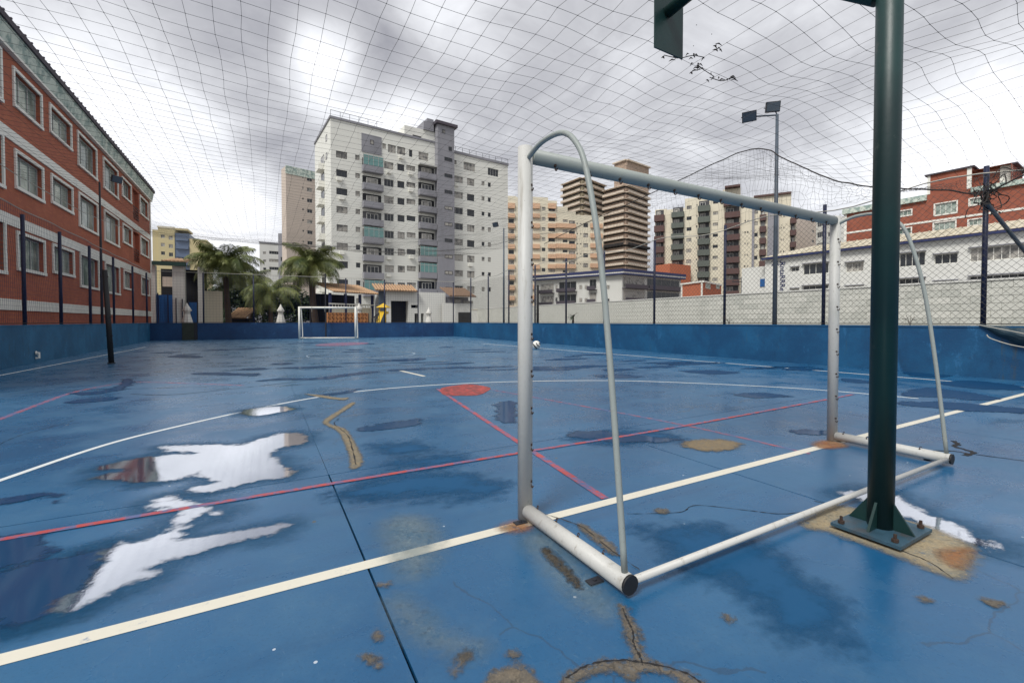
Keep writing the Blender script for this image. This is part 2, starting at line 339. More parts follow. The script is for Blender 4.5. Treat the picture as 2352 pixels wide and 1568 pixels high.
# ------------------------------------------------------------------ mesh builder
class MB:
    def __init__(s): s.v = []; s.f = []; s.mi = []; s.cur = 0
    def quad(s, *pts):
        n = len(s.v); s.v += [tuple(p) for p in pts]; s.f.append(tuple(range(n, n+len(pts)))); s.mi.append(s.cur)
    def box(s, x0, x1, y0, y1, z0, z1):
        n = len(s.v)
        s.v += [(x0, y0, z0), (x1, y0, z0), (x1, y1, z0), (x0, y1, z0), (x0, y0, z1), (x1, y0, z1), (x1, y1, z1), (x0, y1, z1)]
        for q in ((0, 3, 2, 1), (4, 5, 6, 7), (0, 1, 5, 4), (1, 2, 6, 5), (2, 3, 7, 6), (3, 0, 4, 7)):
            s.f.append(tuple(n+i for i in q)); s.mi.append(s.cur)
    def obox(s, c, ax, ay, az):           # oriented box: centre and half-axis vectors
        c = Vector(c); ax, ay, az = Vector(ax), Vector(ay), Vector(az); n = len(s.v)
        for k in (-1, 1):
            for (i, j) in ((-1, -1), (1, -1), (1, 1), (-1, 1)): s.v.append(tuple(c+ax*i+ay*j+az*k))
        for q in ((0, 3, 2, 1), (4, 5, 6, 7), (0, 1, 5, 4), (1, 2, 6, 5), (2, 3, 7, 6), (3, 0, 4, 7)):
            s.f.append(tuple(n+i for i in q)); s.mi.append(s.cur)
    def tube(s, pts, r, seg=8, cap=True):
        pts = [Vector(p) for p in pts]; N = len(pts); rs = r if isinstance(r, (list, tuple)) else [r]*N
        n0 = len(s.v); prev = None
        for i, p in enumerate(pts):
            t = (pts[min(i+1, N-1)]-pts[max(i-1, 0)]).normalized()
            if prev is None:
                a = Vector((0, 0, 1)) if abs(t.z) < .9 else Vector((1, 0, 0)); x = t.cross(a).normalized()
            else: x = (prev - t*prev.dot(t)).normalized()
            prev = x; y = t.cross(x)
            for k in range(seg):
                an = 2*math.pi*k/seg; s.v.append(tuple(p+(x*math.cos(an)+y*math.sin(an))*rs[i]))
        for i in range(N-1):
            for k in range(seg):
                a = n0+i*seg+k; b = n0+i*seg+(k+1) % seg
                s.f.append((a, b, b+seg, a+seg)); s.mi.append(s.cur)
        if cap:
            s.f.append(tuple(n0+k for k in reversed(range(seg)))); s.mi.append(s.cur)
            s.f.append(tuple(n0+(N-1)*seg+k for k in range(seg))); s.mi.append(s.cur)
    def mesh(s, name, mats, smooth=False):
        me = bpy.data.meshes.new(name); me.from_pydata(s.v, [], s.f)
        for m in (mats if isinstance(mats, (list, tuple)) else [mats]): me.materials.append(m)
        if isinstance(mats, (list, tuple)) and len(mats) > 1: me.polygons.foreach_set('material_index', s.mi)
        if smooth: me.polygons.foreach_set('use_smooth', [len(f) <= 4 for f in s.f])
        me.update(); return me
    def build(s, name, mats, parent=None, smooth=False, **k):
        return link(name, s.mesh(name, mats, smooth), parent, **k)
def link(name, data, parent=None, loc=(0, 0, 0), rz=0.0, label=None, cat=None, group=None, kind=None):
    o = bpy.data.objects.new(name, data); COL.objects.link(o); o.location = loc; o.rotation_euler = (0, 0, rz)
    if parent is not None: o.parent = parent
    return tag(o, label, cat, group, kind)
def tag(o, label=None, cat=None, group=None, kind=None):
    for k, v in (('label', label), ('category', cat), ('group', group), ('kind', kind)):
        if v: o[k] = v
    return o
def empty(name, loc, label, cat, group=None, rz=0.0, kind=None):
    return link(name, None, None, loc, rz, label, cat, group, kind)
def rel(p, root): return Vector(p)-root.location
def copy_tree(o, parent=None):
    c = o.copy(); COL.objects.link(c); c.parent = parent
    for ch in [x for x in bpy.data.objects if x.parent == o]: copy_tree(ch, c)
    return c
def smooth_path(pts, n=6):
    pts = [Vector(p) for p in pts]; out = []
    for i in range(len(pts)-1):
        p0 = pts[max(i-1, 0)]; p1 = pts[i]; p2 = pts[i+1]; p3 = pts[min(i+2, len(pts)-1)]
        for k in range(n):
            t = k/n; out.append(.5*((2*p1)+(p2-p0)*t+(2*p0-5*p1+4*p2-p3)*t*t+(3*p1-p0-3*p2+p3)*t**3))
    out.append(pts[-1]); return out
# ------------------------------------------------------------------ ground and court floor
g = MB(); g.quad((-900, -300, -.05), (1200, -300, -.05), (1200, 1500, -.05), (-900, 1500, -.05))
g.build('ground', MT['ground'], kind='structure')
CL = Vector((-20.7, 25.2, 0)); CR = Vector((-4.3, 32.5, 0))             # far corners of the court
LD = Vector((9.04, -15.2, 0)).normalized(); RD = Vector((13.8, -24.3, 0)).normalized()
LN = CL+LD*24; RN = CR+RD*38
floor = empty('court_floor', (0, 0, 0), None, None, kind='structure')
a_seam = toAB(G(755, 1090))[0]; b_seam = toAB(G(755, 1090))[1]; a_seam2 = toAB(G(2240, 1265))[0]
# slabs in the court frame; the joints are 9 mm gaps
a_cuts = [a_seam-9.4, a_seam-6.1, a_seam-3.05, a_seam, a_seam2, a_seam2+3.1, a_seam2+6.2, a_seam2+9.4, a_seam2+12.6, a_seam2+16]
b_cuts = [-7, -3.6, b_seam-3.4 if b_seam-3.4 > -3.4 else -.2, b_seam, b_seam+3.6, b_seam+7.2, b_seam+10.8, b_seam+14.4, b_seam+18, b_seam+21.6, b_seam+25.2, b_seam+28.8, b_seam+33]
b_cuts = sorted(b_cuts)
for i in range(len(a_cuts)-1):
    for j in range(len(b_cuts)-1):
        a0, a1, b0, b1 = a_cuts[i]+(.005 if b_cuts[j] < b_seam-.01 else .0015), a_cuts[i+1]-(.005 if b_cuts[j] < b_seam-.01 else .0015), b_cuts[j]+.004, b_cuts[j+1]-.004
        s = MB(); q = [AB(a0, b0), AB(a1, b0), AB(a1, b1), AB(a0, b1)]
        # clip slabs to the court outline (far and side walls)
        def inside(p, A, B): return (B.x-A.x)*(p.y-A.y)-(B.y-A.y)*(p.x-A.x)
        poly = q
        for (A, B) in ((CR, CL), (CL, LN), (RN, CR)):
            new = []
            for k in range(len(poly)):
                P, Q = poly[k], poly[(k+1) % len(poly)]; dp, dq = inside(P, A, B), inside(Q, A, B)
                if dp >= 0: new.append(P)
                if (dp >= 0) != (dq >= 0): new.append(P+(Q-P)*(dp/(dp-dq)))
            poly = new
            if not poly: break
        if len(poly) < 3: continue
        n = len(poly); s.v = [(p.x, p.y, 0) for p in poly]+[(p.x, p.y, -.09) for p in poly]
        s.f = [tuple(range(n))]+[(k, k+n, (k+1) % n+n, (k+1) % n) for k in range(n)]; s.mi = [0]*len(s.f)
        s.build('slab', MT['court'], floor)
# painted lines
def ribbon(name, pts, w, mat, z=.002, jag=0.0, taper=None):
    z *= .4
    s = MB(); N = len(pts); L = []; R = []
    for i, p in enumerate(pts):
        t = (pts[min(i+1, N-1)]-pts[max(i-1, 0)]); t.z = 0; t.normalize(); n = Vector((-t.y, t.x, 0))
        ww = (w if taper is None else taper[0]+(taper[1]-taper[0])*i/(N-1))/2
        L.append(p+n*(ww+random.uniform(-jag, jag))); R.append(p-n*(ww+random.uniform(-jag, jag)))
    for i in range(N-1): s.quad((R[i].x, R[i].y, z), (R[i+1].x, R[i+1].y, z), (L[i+1].x, L[i+1].y, z), (L[i].x, L[i].y, z))
    return s.build(name, mat, kind='structure')
def pxline(name, px, w, mat, z=.002, sm=True, **k):
    pts = [G(*p) for p in px]
    return ribbon(name, smooth_path(pts, 8) if sm else pts, w, mat, z, **k)
gl0, gl1 = G(0, 1515), G(2352, 905)
d = (gl1-gl0); ribbon('goal_line', [gl0-d*.12, gl0, gl0+d*.5, gl1, gl1+d*.03], .072, MT['line_cream'], .0045)
pxline('penalty_arc', [(-60, 1125), (0, 1103), (240, 1022), (400, 981), (560, 945), (700, 917), (830, 898), (1000, 884), (1190, 876), (1400, 874), (1600, 880), (1850, 893), (2110, 915)], .052, MT['line_white'], .0045)
ls0, ls1 = G(0, 862), G(335, 797); ribbon('side_line', [ls0-(ls1-ls0)*.25, ls0, ls1], .07, MT['line_white'], .0045)
rs0, rs1 = G(2352, 889), G(1400, 812.5); ribbon('side_line', [rs0+(rs0-rs1)*.02, rs0, rs1, rs1+(rs1-rs0)*.9], .075, MT['line_white'], .006)
pxline('halfway_line', [(430, 829), (620, 826), (860, 821), (1000, 818)], .07, MT['line_faint'], .0045)
cc = G(833, 814); ribbon('centre_arc', [cc+Vector((math.cos(t)*1.7, math.sin(t)*1.7, 0)) for t in np.linspace(0, 2*math.pi, 40)], .06, MT['line_faint'], .0065)
pxline('free_throw_line', [(915, 850), (975, 864)], .08, MT['line_cream'], .0045)
pxline('red_line', [(-40, 1247), (0, 1240), (400, 1172), (800, 1105), (1190, 1041), (1590, 975), (1960, 906)], .046, MT['line_red'], .0125)
pxline('red_line', [(1005, 893), (1190, 1015), (1390, 1145)], .054, MT['line_red'], .0075, sm=False)
pxline('red_line', [(1130, 895), (1530, 968), (1860, 1042)], .045, MT['line_red_faint'], .0035)
pxline('red_line', [(-40, 975), (0, 962), (90, 928), (180, 898), (300, 878), (420, 880), (560, 885)], .07, MT['line_red_faint'], .003)
rc = G(1068, 895); rr = (G(1125, 895)-rc).length
sp = MB(); ring = [rc+Vector((math.cos(t), math.sin(t)*1.5, 0))*rr*(1+.05*math.sin(5*t)) for t in np.linspace(0, 2*math.pi, 40)[:-1]]
sp.quad(*[(p.x, p.y, .0032) for p in ring]); sp.build('red_spot', line_mat('worn_red_spot_paint', (.46, .055, .045), .40, (.12, .03, .03)), kind='structure')
rc = G(788, 790); ring = [rc+Vector((math.cos(t)*1.1, math.sin(t)*1.8, 0)) for t in np.linspace(0, 2*math.pi, 30)[:-1]]
sp = MB(); sp.quad(*[(p.x, p.y, .0055) for p in ring]); sp.build('red_spot', MT['line_red_faint'], kind='structure')
# --- irregular patches and puddles: a fine grid carrying its distance to the outline
def sdist(P, poly):
    x, y = P[:, 0], P[:, 1]; n = len(poly); dmin = np.full(len(P), 1e9); ins = np.zeros(len(P), bool)
    for i in range(n):
        ax, ay = poly[i]; bx, by = poly[(i+1) % n]; ex, ey = bx-ax, by-ay
        t = np.clip(((x-ax)*ex+(y-ay)*ey)/(ex*ex+ey*ey+1e-12), 0, 1)
        dmin = np.minimum(dmin, np.hypot(x-ax-t*ex, y-ay-t*ey))
        c = ((ay > y) != (by > y)) & (x < (bx-ax)*(y-ay)/((by-ay) if by != ay else 1e-9)+ax); ins ^= c
    return np.where(ins, dmin, -dmin)
_lay = [0]
def patch(name, px, mat, z, margin=.12, res=70, scale=1.0):
    _lay[0] += 1; z = z*.4+(_lay[0] % 7)*.0001
    P3 = [Vector((u, v, 0)) for u, v in px]; px = [(q.x, q.y) for q in smooth_path([P3[-1]]+P3+[P3[0], P3[1]], 3)[3:-4]]
    poly = np.array([(G(u, v).x, G(u, v).y) for u, v in px]); lo = poly.min(0)-margin; hi = poly.max(0)+margin
    st = max((hi-lo).max()/res, .004); nx = int((hi[0]-lo[0])/st)+2; ny = int((hi[1]-lo[1])/st)+2
    X, Y = np.meshgrid(lo[0]+np.arange(nx)*st, lo[1]+np.arange(ny)*st); P = np.stack([X.ravel(), Y.ravel()], 1)
    sd = sdist(P, poly); keep = sd > -margin
    idx = -np.ones(len(P), int); idx[keep] = np.arange(keep.sum())
    g = np.arange(nx*ny).reshape(ny, nx); q = np.stack([g[:-1, :-1].ravel(), g[:-1, 1:].ravel(), g[1:, 1:].ravel(), g[1:, :-1].ravel()], 1)
    q = idx[q]; q = q[(q >= 0).all(1)]
    me = bpy.data.meshes.new(name); me.from_pydata([(a, b, z) for a, b in P[keep]], [], q.tolist())
    at = me.attributes.new('edge', 'FLOAT', 'POINT'); at.data.foreach_set('value', (sd[keep]*scale).astype(np.float32))
    me.materials.append(mat); return link(name, me, kind='structure')
PUD = [
 [(358, 1100), (352, 1052), (440, 1042), (385, 1036), (380, 1026), (460, 1022), (545, 1024), (600, 1006), (664, 996), (700, 1000), (690, 1018), (640, 1030), (628, 1048), (650, 1070), (668, 1092), (600, 1100), (480, 1130), (445, 1120), (490, 1106), (460, 1085), (420, 1094)],
 [(358, 1100), (352, 1052), (300, 1056), (255, 1066), (235, 1078), (290, 1078), (212, 1098), (290, 1102)],
 [(150, 1400), (205, 1335), (255, 1262), (330, 1250), (390, 1210), (420, 1176), (360, 1166), (365, 1152), (430, 1144), (470, 1154), (505, 1172), (500, 1190), (470, 1182), (440, 1200), (420, 1225), (400, 1245), (440, 1240), (520, 1226), (610, 1216), (640, 1212), (600, 1238), (520, 1252), (430, 1275), (330, 1310), (350, 1325), (280, 1350), (200, 1380)],
 [(-120, 1420), (-120, 1350), (40, 1310), (140, 1290), (215, 1270), (262, 1262), (215, 1330), (160, 1385), (0, 1440)],
 [(560, 950), (575, 940), (640, 934), (668, 940), (640, 947), (600, 953)],
 [(1925, 1134), (1990, 1130), (2060, 1140), (2110, 1168), (2175, 1196), (2240, 1232), (2290, 1255), (2230, 1250), (2140, 1222), (2060, 1180), (1990, 1152)],
]
for i, p in enumerate(PUD): patch('damp_margin', p, MT['margin'], .0060, .25, 60); patch('puddle', p, MT['puddle_thin'] if i == 3 else MT['puddle'], .0085, .22, 110)
THIN = [
 [(-60, 1165), (0, 1150), (80, 1133), (140, 1130), (142, 1150), (120, 1158), (100, 1142), (20, 1158)],
 [(-160, 1330), (-100, 1250), (0, 1240), (90, 1232), (130, 1250), (100, 1275), (0, 1310)],
 [(155, 922), (200, 915), (280, 912), (250, 920), (170, 926)],
 [(165, 903), (230, 898), (270, 886), (285, 870), (305, 872), (300, 885), (260, 900), (190, 908)],
 [(440, 858), (500, 855), (560, 858), (595, 858), (590, 864), (550, 862), (480, 861)],
 [(590, 876), (625, 870), (665, 868), (720, 868), (800, 858), (860, 852), (866, 855), (800, 864), (740, 872), (660, 873)],
 [(385, 818), (430, 816), (470, 819), (440, 822), (395, 821)],
 [(850, 826), (900, 826), (965, 822), (975, 826), (930, 830), (890, 829)],
 [(720, 908), (780, 900), (830, 893), (800, 903), (745, 911)],
 [(820, 982), (900, 970), (960, 962), (968, 972), (900, 984), (830, 994)],
 [(1140, 930), (1182, 925), (1185, 965), (1150, 968)],
 [(1812, 988), (1860, 988), (1900, 990), (1908, 998), (1850, 999)],
 [(2080, 852), (2130, 858), (2180, 862), (2150, 867), (2090, 862)],
 [(2070, 902), (2130, 890), (2180, 895), (2250, 905), (2300, 915), (2240, 920), (2160, 912), (2090, 912)],
 [(2060, 925), (2160, 922), (2260, 930), (2352, 940), (2352, 950), (2240, 945), (2120, 935)],
 [(1560, 852), (1640, 850), (1700, 856), (1640, 860)], [(1930, 868), (1990, 874), (2010, 880), (1950, 878)],
 [(2150, 880), (2230, 874), (2330, 884), (2352, 895), (2250, 893)],
 [(1360, 862), (1430, 860), (1480, 865), (1420, 869)], [(1680, 905), (1760, 902), (1820, 910), (1740, 914)],
 [(1300, 1000), (1380, 990), (1500, 1004), (1560, 1010), (1480, 1016), (1380, 1012)],
]
for p in THIN: patch('puddle', p, MT['puddle_thin'], .0085, .15, 60)
rg = random.Random(3)
for k in range(46):                                             # thin shallow puddles lying across the far half
    u = rg.uniform(330, 1900); v = rg.choice((785, 792, 800, 806, 812, 820, 832, 842, 846))+rg.uniform(-3, 4)
    if v < 800 and u > 1150: v += 25
    if u > 1400: v = max(v, 826+(u-1400)*.05)
    w = rg.uniform(18, 60)*(1+(v-785)/90); h = max(1.2, (v-770)*.035)*rg.uniform(.6, 1.3)
    pp = [(u+math.cos(t)*w*(.7+.3*rg.random()), v+math.sin(t)*h*(.6+.5*rg.random())-.05*math.cos(t)*w*.5) for t in np.linspace(0, 2*math.pi, 13)[:-1]]
    patch('puddle', pp, MT['puddle_thin'], .0085, .2, 26)
DAMP = [
 [(790, 1135), (860, 1105), (960, 1085), (1060, 1090), (1150, 1115), (1130, 1135), (1040, 1140), (960, 1142), (860, 1142)],
 [(1490, 1220), (1700, 1230), (1850, 1330), (1925, 1430), (1870, 1460), (1780, 1440), (1700, 1330), (1560, 1290)],
 [(840, 1022), (940, 1020), (1000, 1030), (960, 1042), (900, 1040)], [(890, 1066), (980, 1052), (1060, 1050), (1060, 1060), (960, 1072)],
 [(-100, 1420), (0, 1380), (140, 1350), (250, 1330), (190, 1390), (60, 1420)],
 [(1300, 1010), (1400, 990), (1520, 992), (1560, 1005), (1440, 1020)], [(760, 1140), (820, 1118), (880, 1120), (850, 1140)],
]
for p in DAMP: patch('damp_patch', p, MT['damp'], .0062, .3, 60)
# worn and cracked places
patch('crack_filler', [(806, 925), (814, 928), (770, 958), (756, 973), (792, 985), (812, 1012), (832, 1055), (826, 1072), (806, 1078), (803, 1050), (788, 1010), (775, 990), (744, 974), (748, 962), (780, 942)], MT['filler'], .0105, .03, 130)
pxline('crack', [(778, 962), (768, 974), (798, 1000), (810, 1035), (818, 1068)], .008, MT['crackline'], .0125, jag=.004)
patch('crack_filler', [(700, 905), (740, 908), (780, 914), (800, 913), (790, 919), (750, 915)], MT['filler'], .0105, .05, 70)
patch('crack_filler', [(1422, 1395), (1440, 1400), (1462, 1450), (1478, 1500), (1500, 1530), (1462, 1535), (1446, 1480), (1430, 1430)], MT['bare'], .0105, .03, 130)
pxline('crack', [(1430, 1398), (1438, 1420), (1452, 1448), (1456, 1480), (1468, 1505), (1476, 1530)], .006, MT['crackline'], .0125, jag=.003)
patch('bare_patch', [(1285, 1580), (1300, 1552), (1340, 1532), (1400, 1520), (1460, 1522), (1520, 1530), (1570, 1545), (1620, 1575), (1590, 1580), (1540, 1556), (1490, 1545), (1450, 1560), (1420, 1545), (1370, 1545), (1320, 1568), (1310, 1590)], MT['bare'], .0105, .03, 130)
pxline('crack', [(1300, 1560), (1350, 1530), (1420, 1518), (1500, 1528), (1570, 1545), (1610, 1570)], .006, MT['crackline'], .0125, jag=.003)
patch('bare_patch', [(1120, 1580), (1130, 1548), (1160, 1535), (1185, 1528), (1215, 1542), (1232, 1580)], MT['bare'], .0105, .03, 90)
for p in ([(835, 1508), (850, 1510), (880, 1528), (862, 1535), (845, 1522)], [(1035, 1545), (1050, 1520), (1070, 1498), (1082, 1502), (1062, 1532), (1044, 1552)],
          [(1165, 1500), (1182, 1498), (1186, 1508), (1170, 1510)], [(870, 1342), (890, 1338), (895, 1345), (875, 1348)], [(860, 1462), (868, 1448), (876, 1465), (866, 1474)],
          [(1505, 1172), (1530, 1170), (1530, 1178), (1508, 1178)], [(2110, 1372), (2135, 1376), (2130, 1384), (2112, 1380)], [(1660, 1420), (1676, 1418), (1674, 1432)], [(2255, 1378), (2300, 1384), (2290, 1396)]):
    patch('bare_patch', p, MT['bare'], .0105, .03, 40)
patch('bare_patch', [(1570, 1020), (1600, 1010), (1650, 1010), (1700, 1018), (1680, 1032), (1630, 1036), (1590, 1032)], MT['sand'], .0105, .06, 70)
patch('scuff', [(1200, 1240), (1260, 1225), (1340, 1310), (1400, 1390), (1380, 1420), (1300, 1360), (1250, 1300)], MT['scuff'], .0095, .08, 60)
patch('scuff', [(880, 1200), (980, 1190), (1010, 1260), (950, 1330), (905, 1290)], MT['scuff'], .0095, .12, 60)
patch('scuff', [(900, 1400), (930, 1380), (1010, 1450), (1100, 1480), (1080, 1500), (980, 1480)], MT['scuff'], .0095, .08, 60)
patch('crack_filler', [(1245, 1262), (1262, 1262), (1300, 1300), (1335, 1345), (1322, 1350), (1285, 1310), (1252, 1280)], MT['bare'], .0105, .02, 90)
patch('crack_filler', [(1325, 1205), (1345, 1208), (1400, 1245), (1420, 1275), (1400, 1270), (1350, 1230)], MT['bare'], .0105, .02, 90)
pxline('crack', [(1230, 1175), (1330, 1208), (1400, 1262), (1470, 1310)], .005, MT['crackline'], .0125, jag=.003)
pxline('crack', [(1440, 1180), (1560, 1176), (1600, 1160), (1720, 1172), (1800, 1180), (1880, 1168)], .005, MT['crackline'], .004, jag=.003)
pxline('crack', [(1870, 1150), (1960, 1172), (2040, 1188)], .006, MT['crackline'], .004, jag=.003)
patch('rust_stain', [(1868, 1022), (1890, 1012), (1925, 1016), (1945, 1026), (1895, 1031)], MT['rust'], .0102, .06, 60)
patch('rust_stain', [(1150, 1212), (1185, 1198), (1215, 1205), (1210, 1218), (1170, 1222)], MT['rust'], .0102, .05, 60)
patch('mortar_bed', [(1845, 1208), (1895, 1165), (1960, 1168), (2130, 1210), (2235, 1262), (2222, 1300), (2195, 1328), (2140, 1310), (2050, 1272), (1950, 1238), (1900, 1220)], MT['ochre'], .0100, .05, 120)
patch('bare_patch', [(2160, 1268), (2225, 1262), (2222, 1280), (2200, 1305), (2170, 1290)], MT['rust'], .0118, .03, 60)
pxline('crack', [(2060, 1262), (2130, 1290), (2190, 1330)], .006, MT['crackline'], .0125, jag=.003)
pxline('crack', [(2130, 1035), (2190, 1036), (2230, 1042), (2352, 1058)], .02, MT['crackline'], .004, jag=.006)
pxline('crack', [(2190, 1012), (2200, 1020), (2194, 1026), (2235, 1038), (2215, 1046)], .04, MT['crackline'], .0045, jag=.01)
pxline('crack', [(300, 905), (400, 906), (560, 890), (650, 880), (760, 868)], .025, MT['crackline'], .004, jag=.01)
pxline('crack', [(20, 905), (140, 896), (330, 892), (520, 886)], .012, MT['crackline'], .0042, jag=.006)
pxline('crack', [(0, 1020), (40, 1002), (100, 985), (170, 965)], .006, MT['crackline'], .0042, jag=.004)
# ------------------------------------------------------------------ perimeter walls
WH = 1.02
def court_wall(A, B, mat, th, label, out_side):
    t = (B-A).normalized(); L = (B-A).length; ang = math.atan2(t.y, t.x)
    r = empty('perimeter_wall', (A.x, A.y, 0), label, 'wall', rz=ang)
    s = MB(); s.box(0, L, *sorted((0, th*out_side)), -.1, WH-.035); s.build('wall_body', mat, r)
    s = MB(); s.box(0, L, *sorted((-.012*out_side, (th+.012)*out_side)), WH-.035, WH); s.build('coping', mat, r)
    return r
court_wall(LN, CL, MT['wall_near'], .16, 'faded blue painted low court wall below the long red brick building', 1)
wf = court_wall(CL, CR, MT['wall_far'], .16, 'deep blue low court wall behind the far goal', 1)
court_wall(CR, RN, MT['wall_right'], .16, 'bright blue low court wall in front of the white block wall', 1)
# weathered steel door, and a dark strip standing for a gap, on the far wall
tf = (CR-CL).normalized()
def far_s(u):   # distance along far wall where image column u meets it
    k = kx(u); return (k*CL.y-CL.x)/(tf.x-k*tf.y)
s0, s1 = far_s(418), far_s(446)
s = MB(); s.box(s0, s1, -.03, -.003, .0, WH+.01)
for i in range(6): s.box(s0+(s1-s0)*(i+.3)/6, s0+(s1-s0)*(i+.5)/6, -.045, -.03, .02, WH)
s.build('door', plain('weathered_olive_steel', (.035, .045, .035), .7, .4, 3), wf)
s = MB(); s.box(s1+.01, s1+.16, -.05, -.003, 0, WH+.01); s.build('gap_strip', MT['darkpole'], wf)
# ------------------------------------------------------------------ fences
def on_wall(A, D, s): return A+D*s
def fence(name, label, A, B, posts, tops, netmat, cell, diag, h0, h1, r, post_r, out_n, group='court fences'):
    root = empty(name, (A.x, A.y, 0), label, 'fence', group)
    t = (B-A).normalized(); n = Vector((-t.y, t.x, 0))*out_n
    for (p, top) in zip(posts, tops):
        q = A+t*p+n*.08; s = MB(); s.tube([rel((q.x, q.y, WH-.02), root), rel((q.x, q.y, top), root)], post_r, 8)
        s.build('post', MT['navy'], root, smooth=True)
    L = (B-A).length; s = MB()
    def P(x, z):
        w = .05*math.sin(x*2.1+z*3)+.04*math.sin(x*.8+1)
        q = A+t*x+n*(.0+w*.5+.02); return rel((q.x, q.y, z), root)
    def H1(x): return h1(x) if callable(h1) else h1
    if diag:
        nx = int(L/cell)
        for i in range(-int(4/cell), nx):
            for sgn in (1, -1):
                x0 = i*cell if sgn == 1 else i*cell+3.2; pts = []
                zz = h0
                while True:
                    x = x0+(zz-h0)*sgn*.95
                    if zz > H1(min(max(x, 0), L)): break
                    if 0 <= x <= L: pts.append(P(x, zz))
                    zz += .45
                if len(pts) > 1: s.tube(pts, r, 3, False)
    else:
        for i in range(int(L/cell)): s.tube([P(i*cell, h0+(H1(i*cell)-h0)*k/4) for k in range(5)], r, 3, False)
        z = h0
        while z < h1:
            s.tube([P(x, z) for x in np.linspace(0, L, 12)], r, 3, False); z += cell
    s.build('mesh_net', netmat, root)
    s = MB(); s.tube([P(x, WH+.04) for x in np.linspace(0, L, 60)], .008, 4, False)
    s.build('base_cable', MT['rope'], root)
    s = MB(); s.tube([P(x, H1(x)) for x in np.linspace(0, L, 90)], .014, 4, False); s.build('top_cable', MT['netedge'], root)
    return root
LR = (RN-CR).length
def rs(u):
    k = kx(u); return (k*CR.y-CR.x)/(RD.x-k*RD.y)
def lsx(u):
    k = kx(u); return (k*CL.y-CL.x)/(LD.x-k*LD.y)
rp = [rs(u) for u in (1079, 1119, 1166, 1226, 1297, 1384, 1499, 1660, 1887, 2255)]; rp.append(rp[-1]+2.8); rp.append(rp[-1]+2.8)
def zat(u, v, A, D):     # height on the vertical plane through A along D, seen at (u,v)
    r = ray(u, v); n = Vector((-D.y, D.x, 0)); t = n.dot(A-Vector((0, 0, CAMH)))/n.dot(r); return CAMH+r.z*t
FR = fence('right_fence', 'navy post fence with black diamond net above the right blue wall', CR, RN, rp, [4.05]*9+[4.15, 4.1, 4.1], MT['net'], .125, True, WH+.03,
      lambda x: 3.95+.1*math.sin(x*1.7), .0032, .042, 1)
lp = [lsx(u) for u in (67, 149, 215, 268, 311, 342)]; lp.append(lp[0]+2.8); lp.append(lp[0]+5.6)
LL = (LN-CL).length
fence('left_fence', 'navy post fence with fine blue net above the left blue wall', CL, LN, lp, [3.85]*8, MT['netblue'], .11, False, WH+.03, 3.95, .0022, .042, -1)
fp = [far_s(u) for u in (467, 583, 795, 884, 961, 1042)]
fence('far_fence', 'navy post fence with fine blue net above the far blue wall', CL, CR, fp, [4.0]*6, MT['netblue'], .16, False, WH+.03, 4.0, .0028, .04, 1)
# ------------------------------------------------------------------ overhead net
def net_z(a, b):
    ta = (a+6.2)/19.6; tb = max(0, min(1, (b+2)/36))
    zl = 5.0; zf = 6.3
    xr = LR-(CR-AB(13.4, b)).length
    base = 4.95+.35*abs(2*ta-1)**2
    # right edge follows the drooping hem rope
    bb = b
    hem = 5.6 if bb > 9 else (5.6-(9-bb)/4.2*1.35 if bb > 4.8 else 4.25-max(0, 4.8-bb)*.12)
    if ta > .72: f = (ta-.72)/.28; f = f*f; base = base*(1-f)+hem*f
    f = max(0, (tb-.62)/.38)**1.5; base = base*(1-f)+zf*f
    w = max(.25, min(1, (a-1)/4))
    base += w*(.06*math.sin(a*1.3+b*.5)+.04*math.sin(b*1.1+a*.4))+.10*w*mnoise.noise(Vector((a*.8, b*.8, 0)))
    return base
def net_pt(a, b):
    k = (1 if b < 16 else .4)*max(.3, min(1, (a-.5)/4))
    w = .13*k*mnoise.noise(Vector((a*.9, b*.9, 5)))+.05*k*mnoise.noise(Vector((a*3, b*3, 2))); w2 = .13*k*mnoise.noise(Vector((a*.9, b*.9, 9)))
    return AB(a+w, b+w2, net_z(a, b))
cell = .31; na, nb = int(19.4/cell), int(37/cell)
NP = [[net_pt(-6.1+i*cell, -2.6+j*cell) for j in range(nb+1)] for i in range(na+1)]
hd = ray(1590, 105)
ht = (4.9-CAMH)/hd.z; hole = Vector((hd.x*ht, hd.y*ht, 0))
rootn = empty('ceiling_net', (0, 0, 0), 'large sagging dark twine net stretched over the whole court', 'net')
def seg_mesh(js, r, knots):
    s = MB()
    def ok(p, q): return (Vector(((p.x+q.x)/2, (p.y+q.y)/2, 0))-hole).length > .40
    for i in range(na+1):
        run = []
        for j in js:
            if run and not ok(NP[i][j], run[-1]):
                if len(run) > 1: s.tube(run, r, 3, False)
                run = []
            run.append(NP[i][j])
        if len(run) > 1: s.tube(run, r, 3, False)
    for j in js:
        run = []
        for i in range(na+1):
            if run and not ok(NP[i][j], run[-1]):
                if len(run) > 1: s.tube(run, r, 3, False)
                run = []
            run.append(NP[i][j])
        if len(run) > 1: s.tube(run, r, 3, False)
    if knots:
        for i in range(na+1):
            for j in js:
                p = NP[i][j]; k = r*3.0; n = len(s.v)
                s.v += [(p.x+k, p.y, p.z), (p.x-k, p.y, p.z), (p.x, p.y+k, p.z), (p.x, p.y-k, p.z), (p.x, p.y, p.z+k), (p.x, p.y, p.z-k)]
                for f in ((0, 2, 4), (2, 1, 4), (1, 3, 4), (3, 0, 4), (2, 0, 5), (1, 2, 5), (3, 1, 5), (0, 3, 5)): s.f.append(tuple(n+x for x in f)); s.mi.append(0)
    return s
jm = int(20/cell)
o = seg_mesh(range(0, jm+1), .0027, True).build('netting', MT['net'], rootn)
o = seg_mesh(range(jm, nb+1), .0028, False).build('netting', MT['net'], rootn)
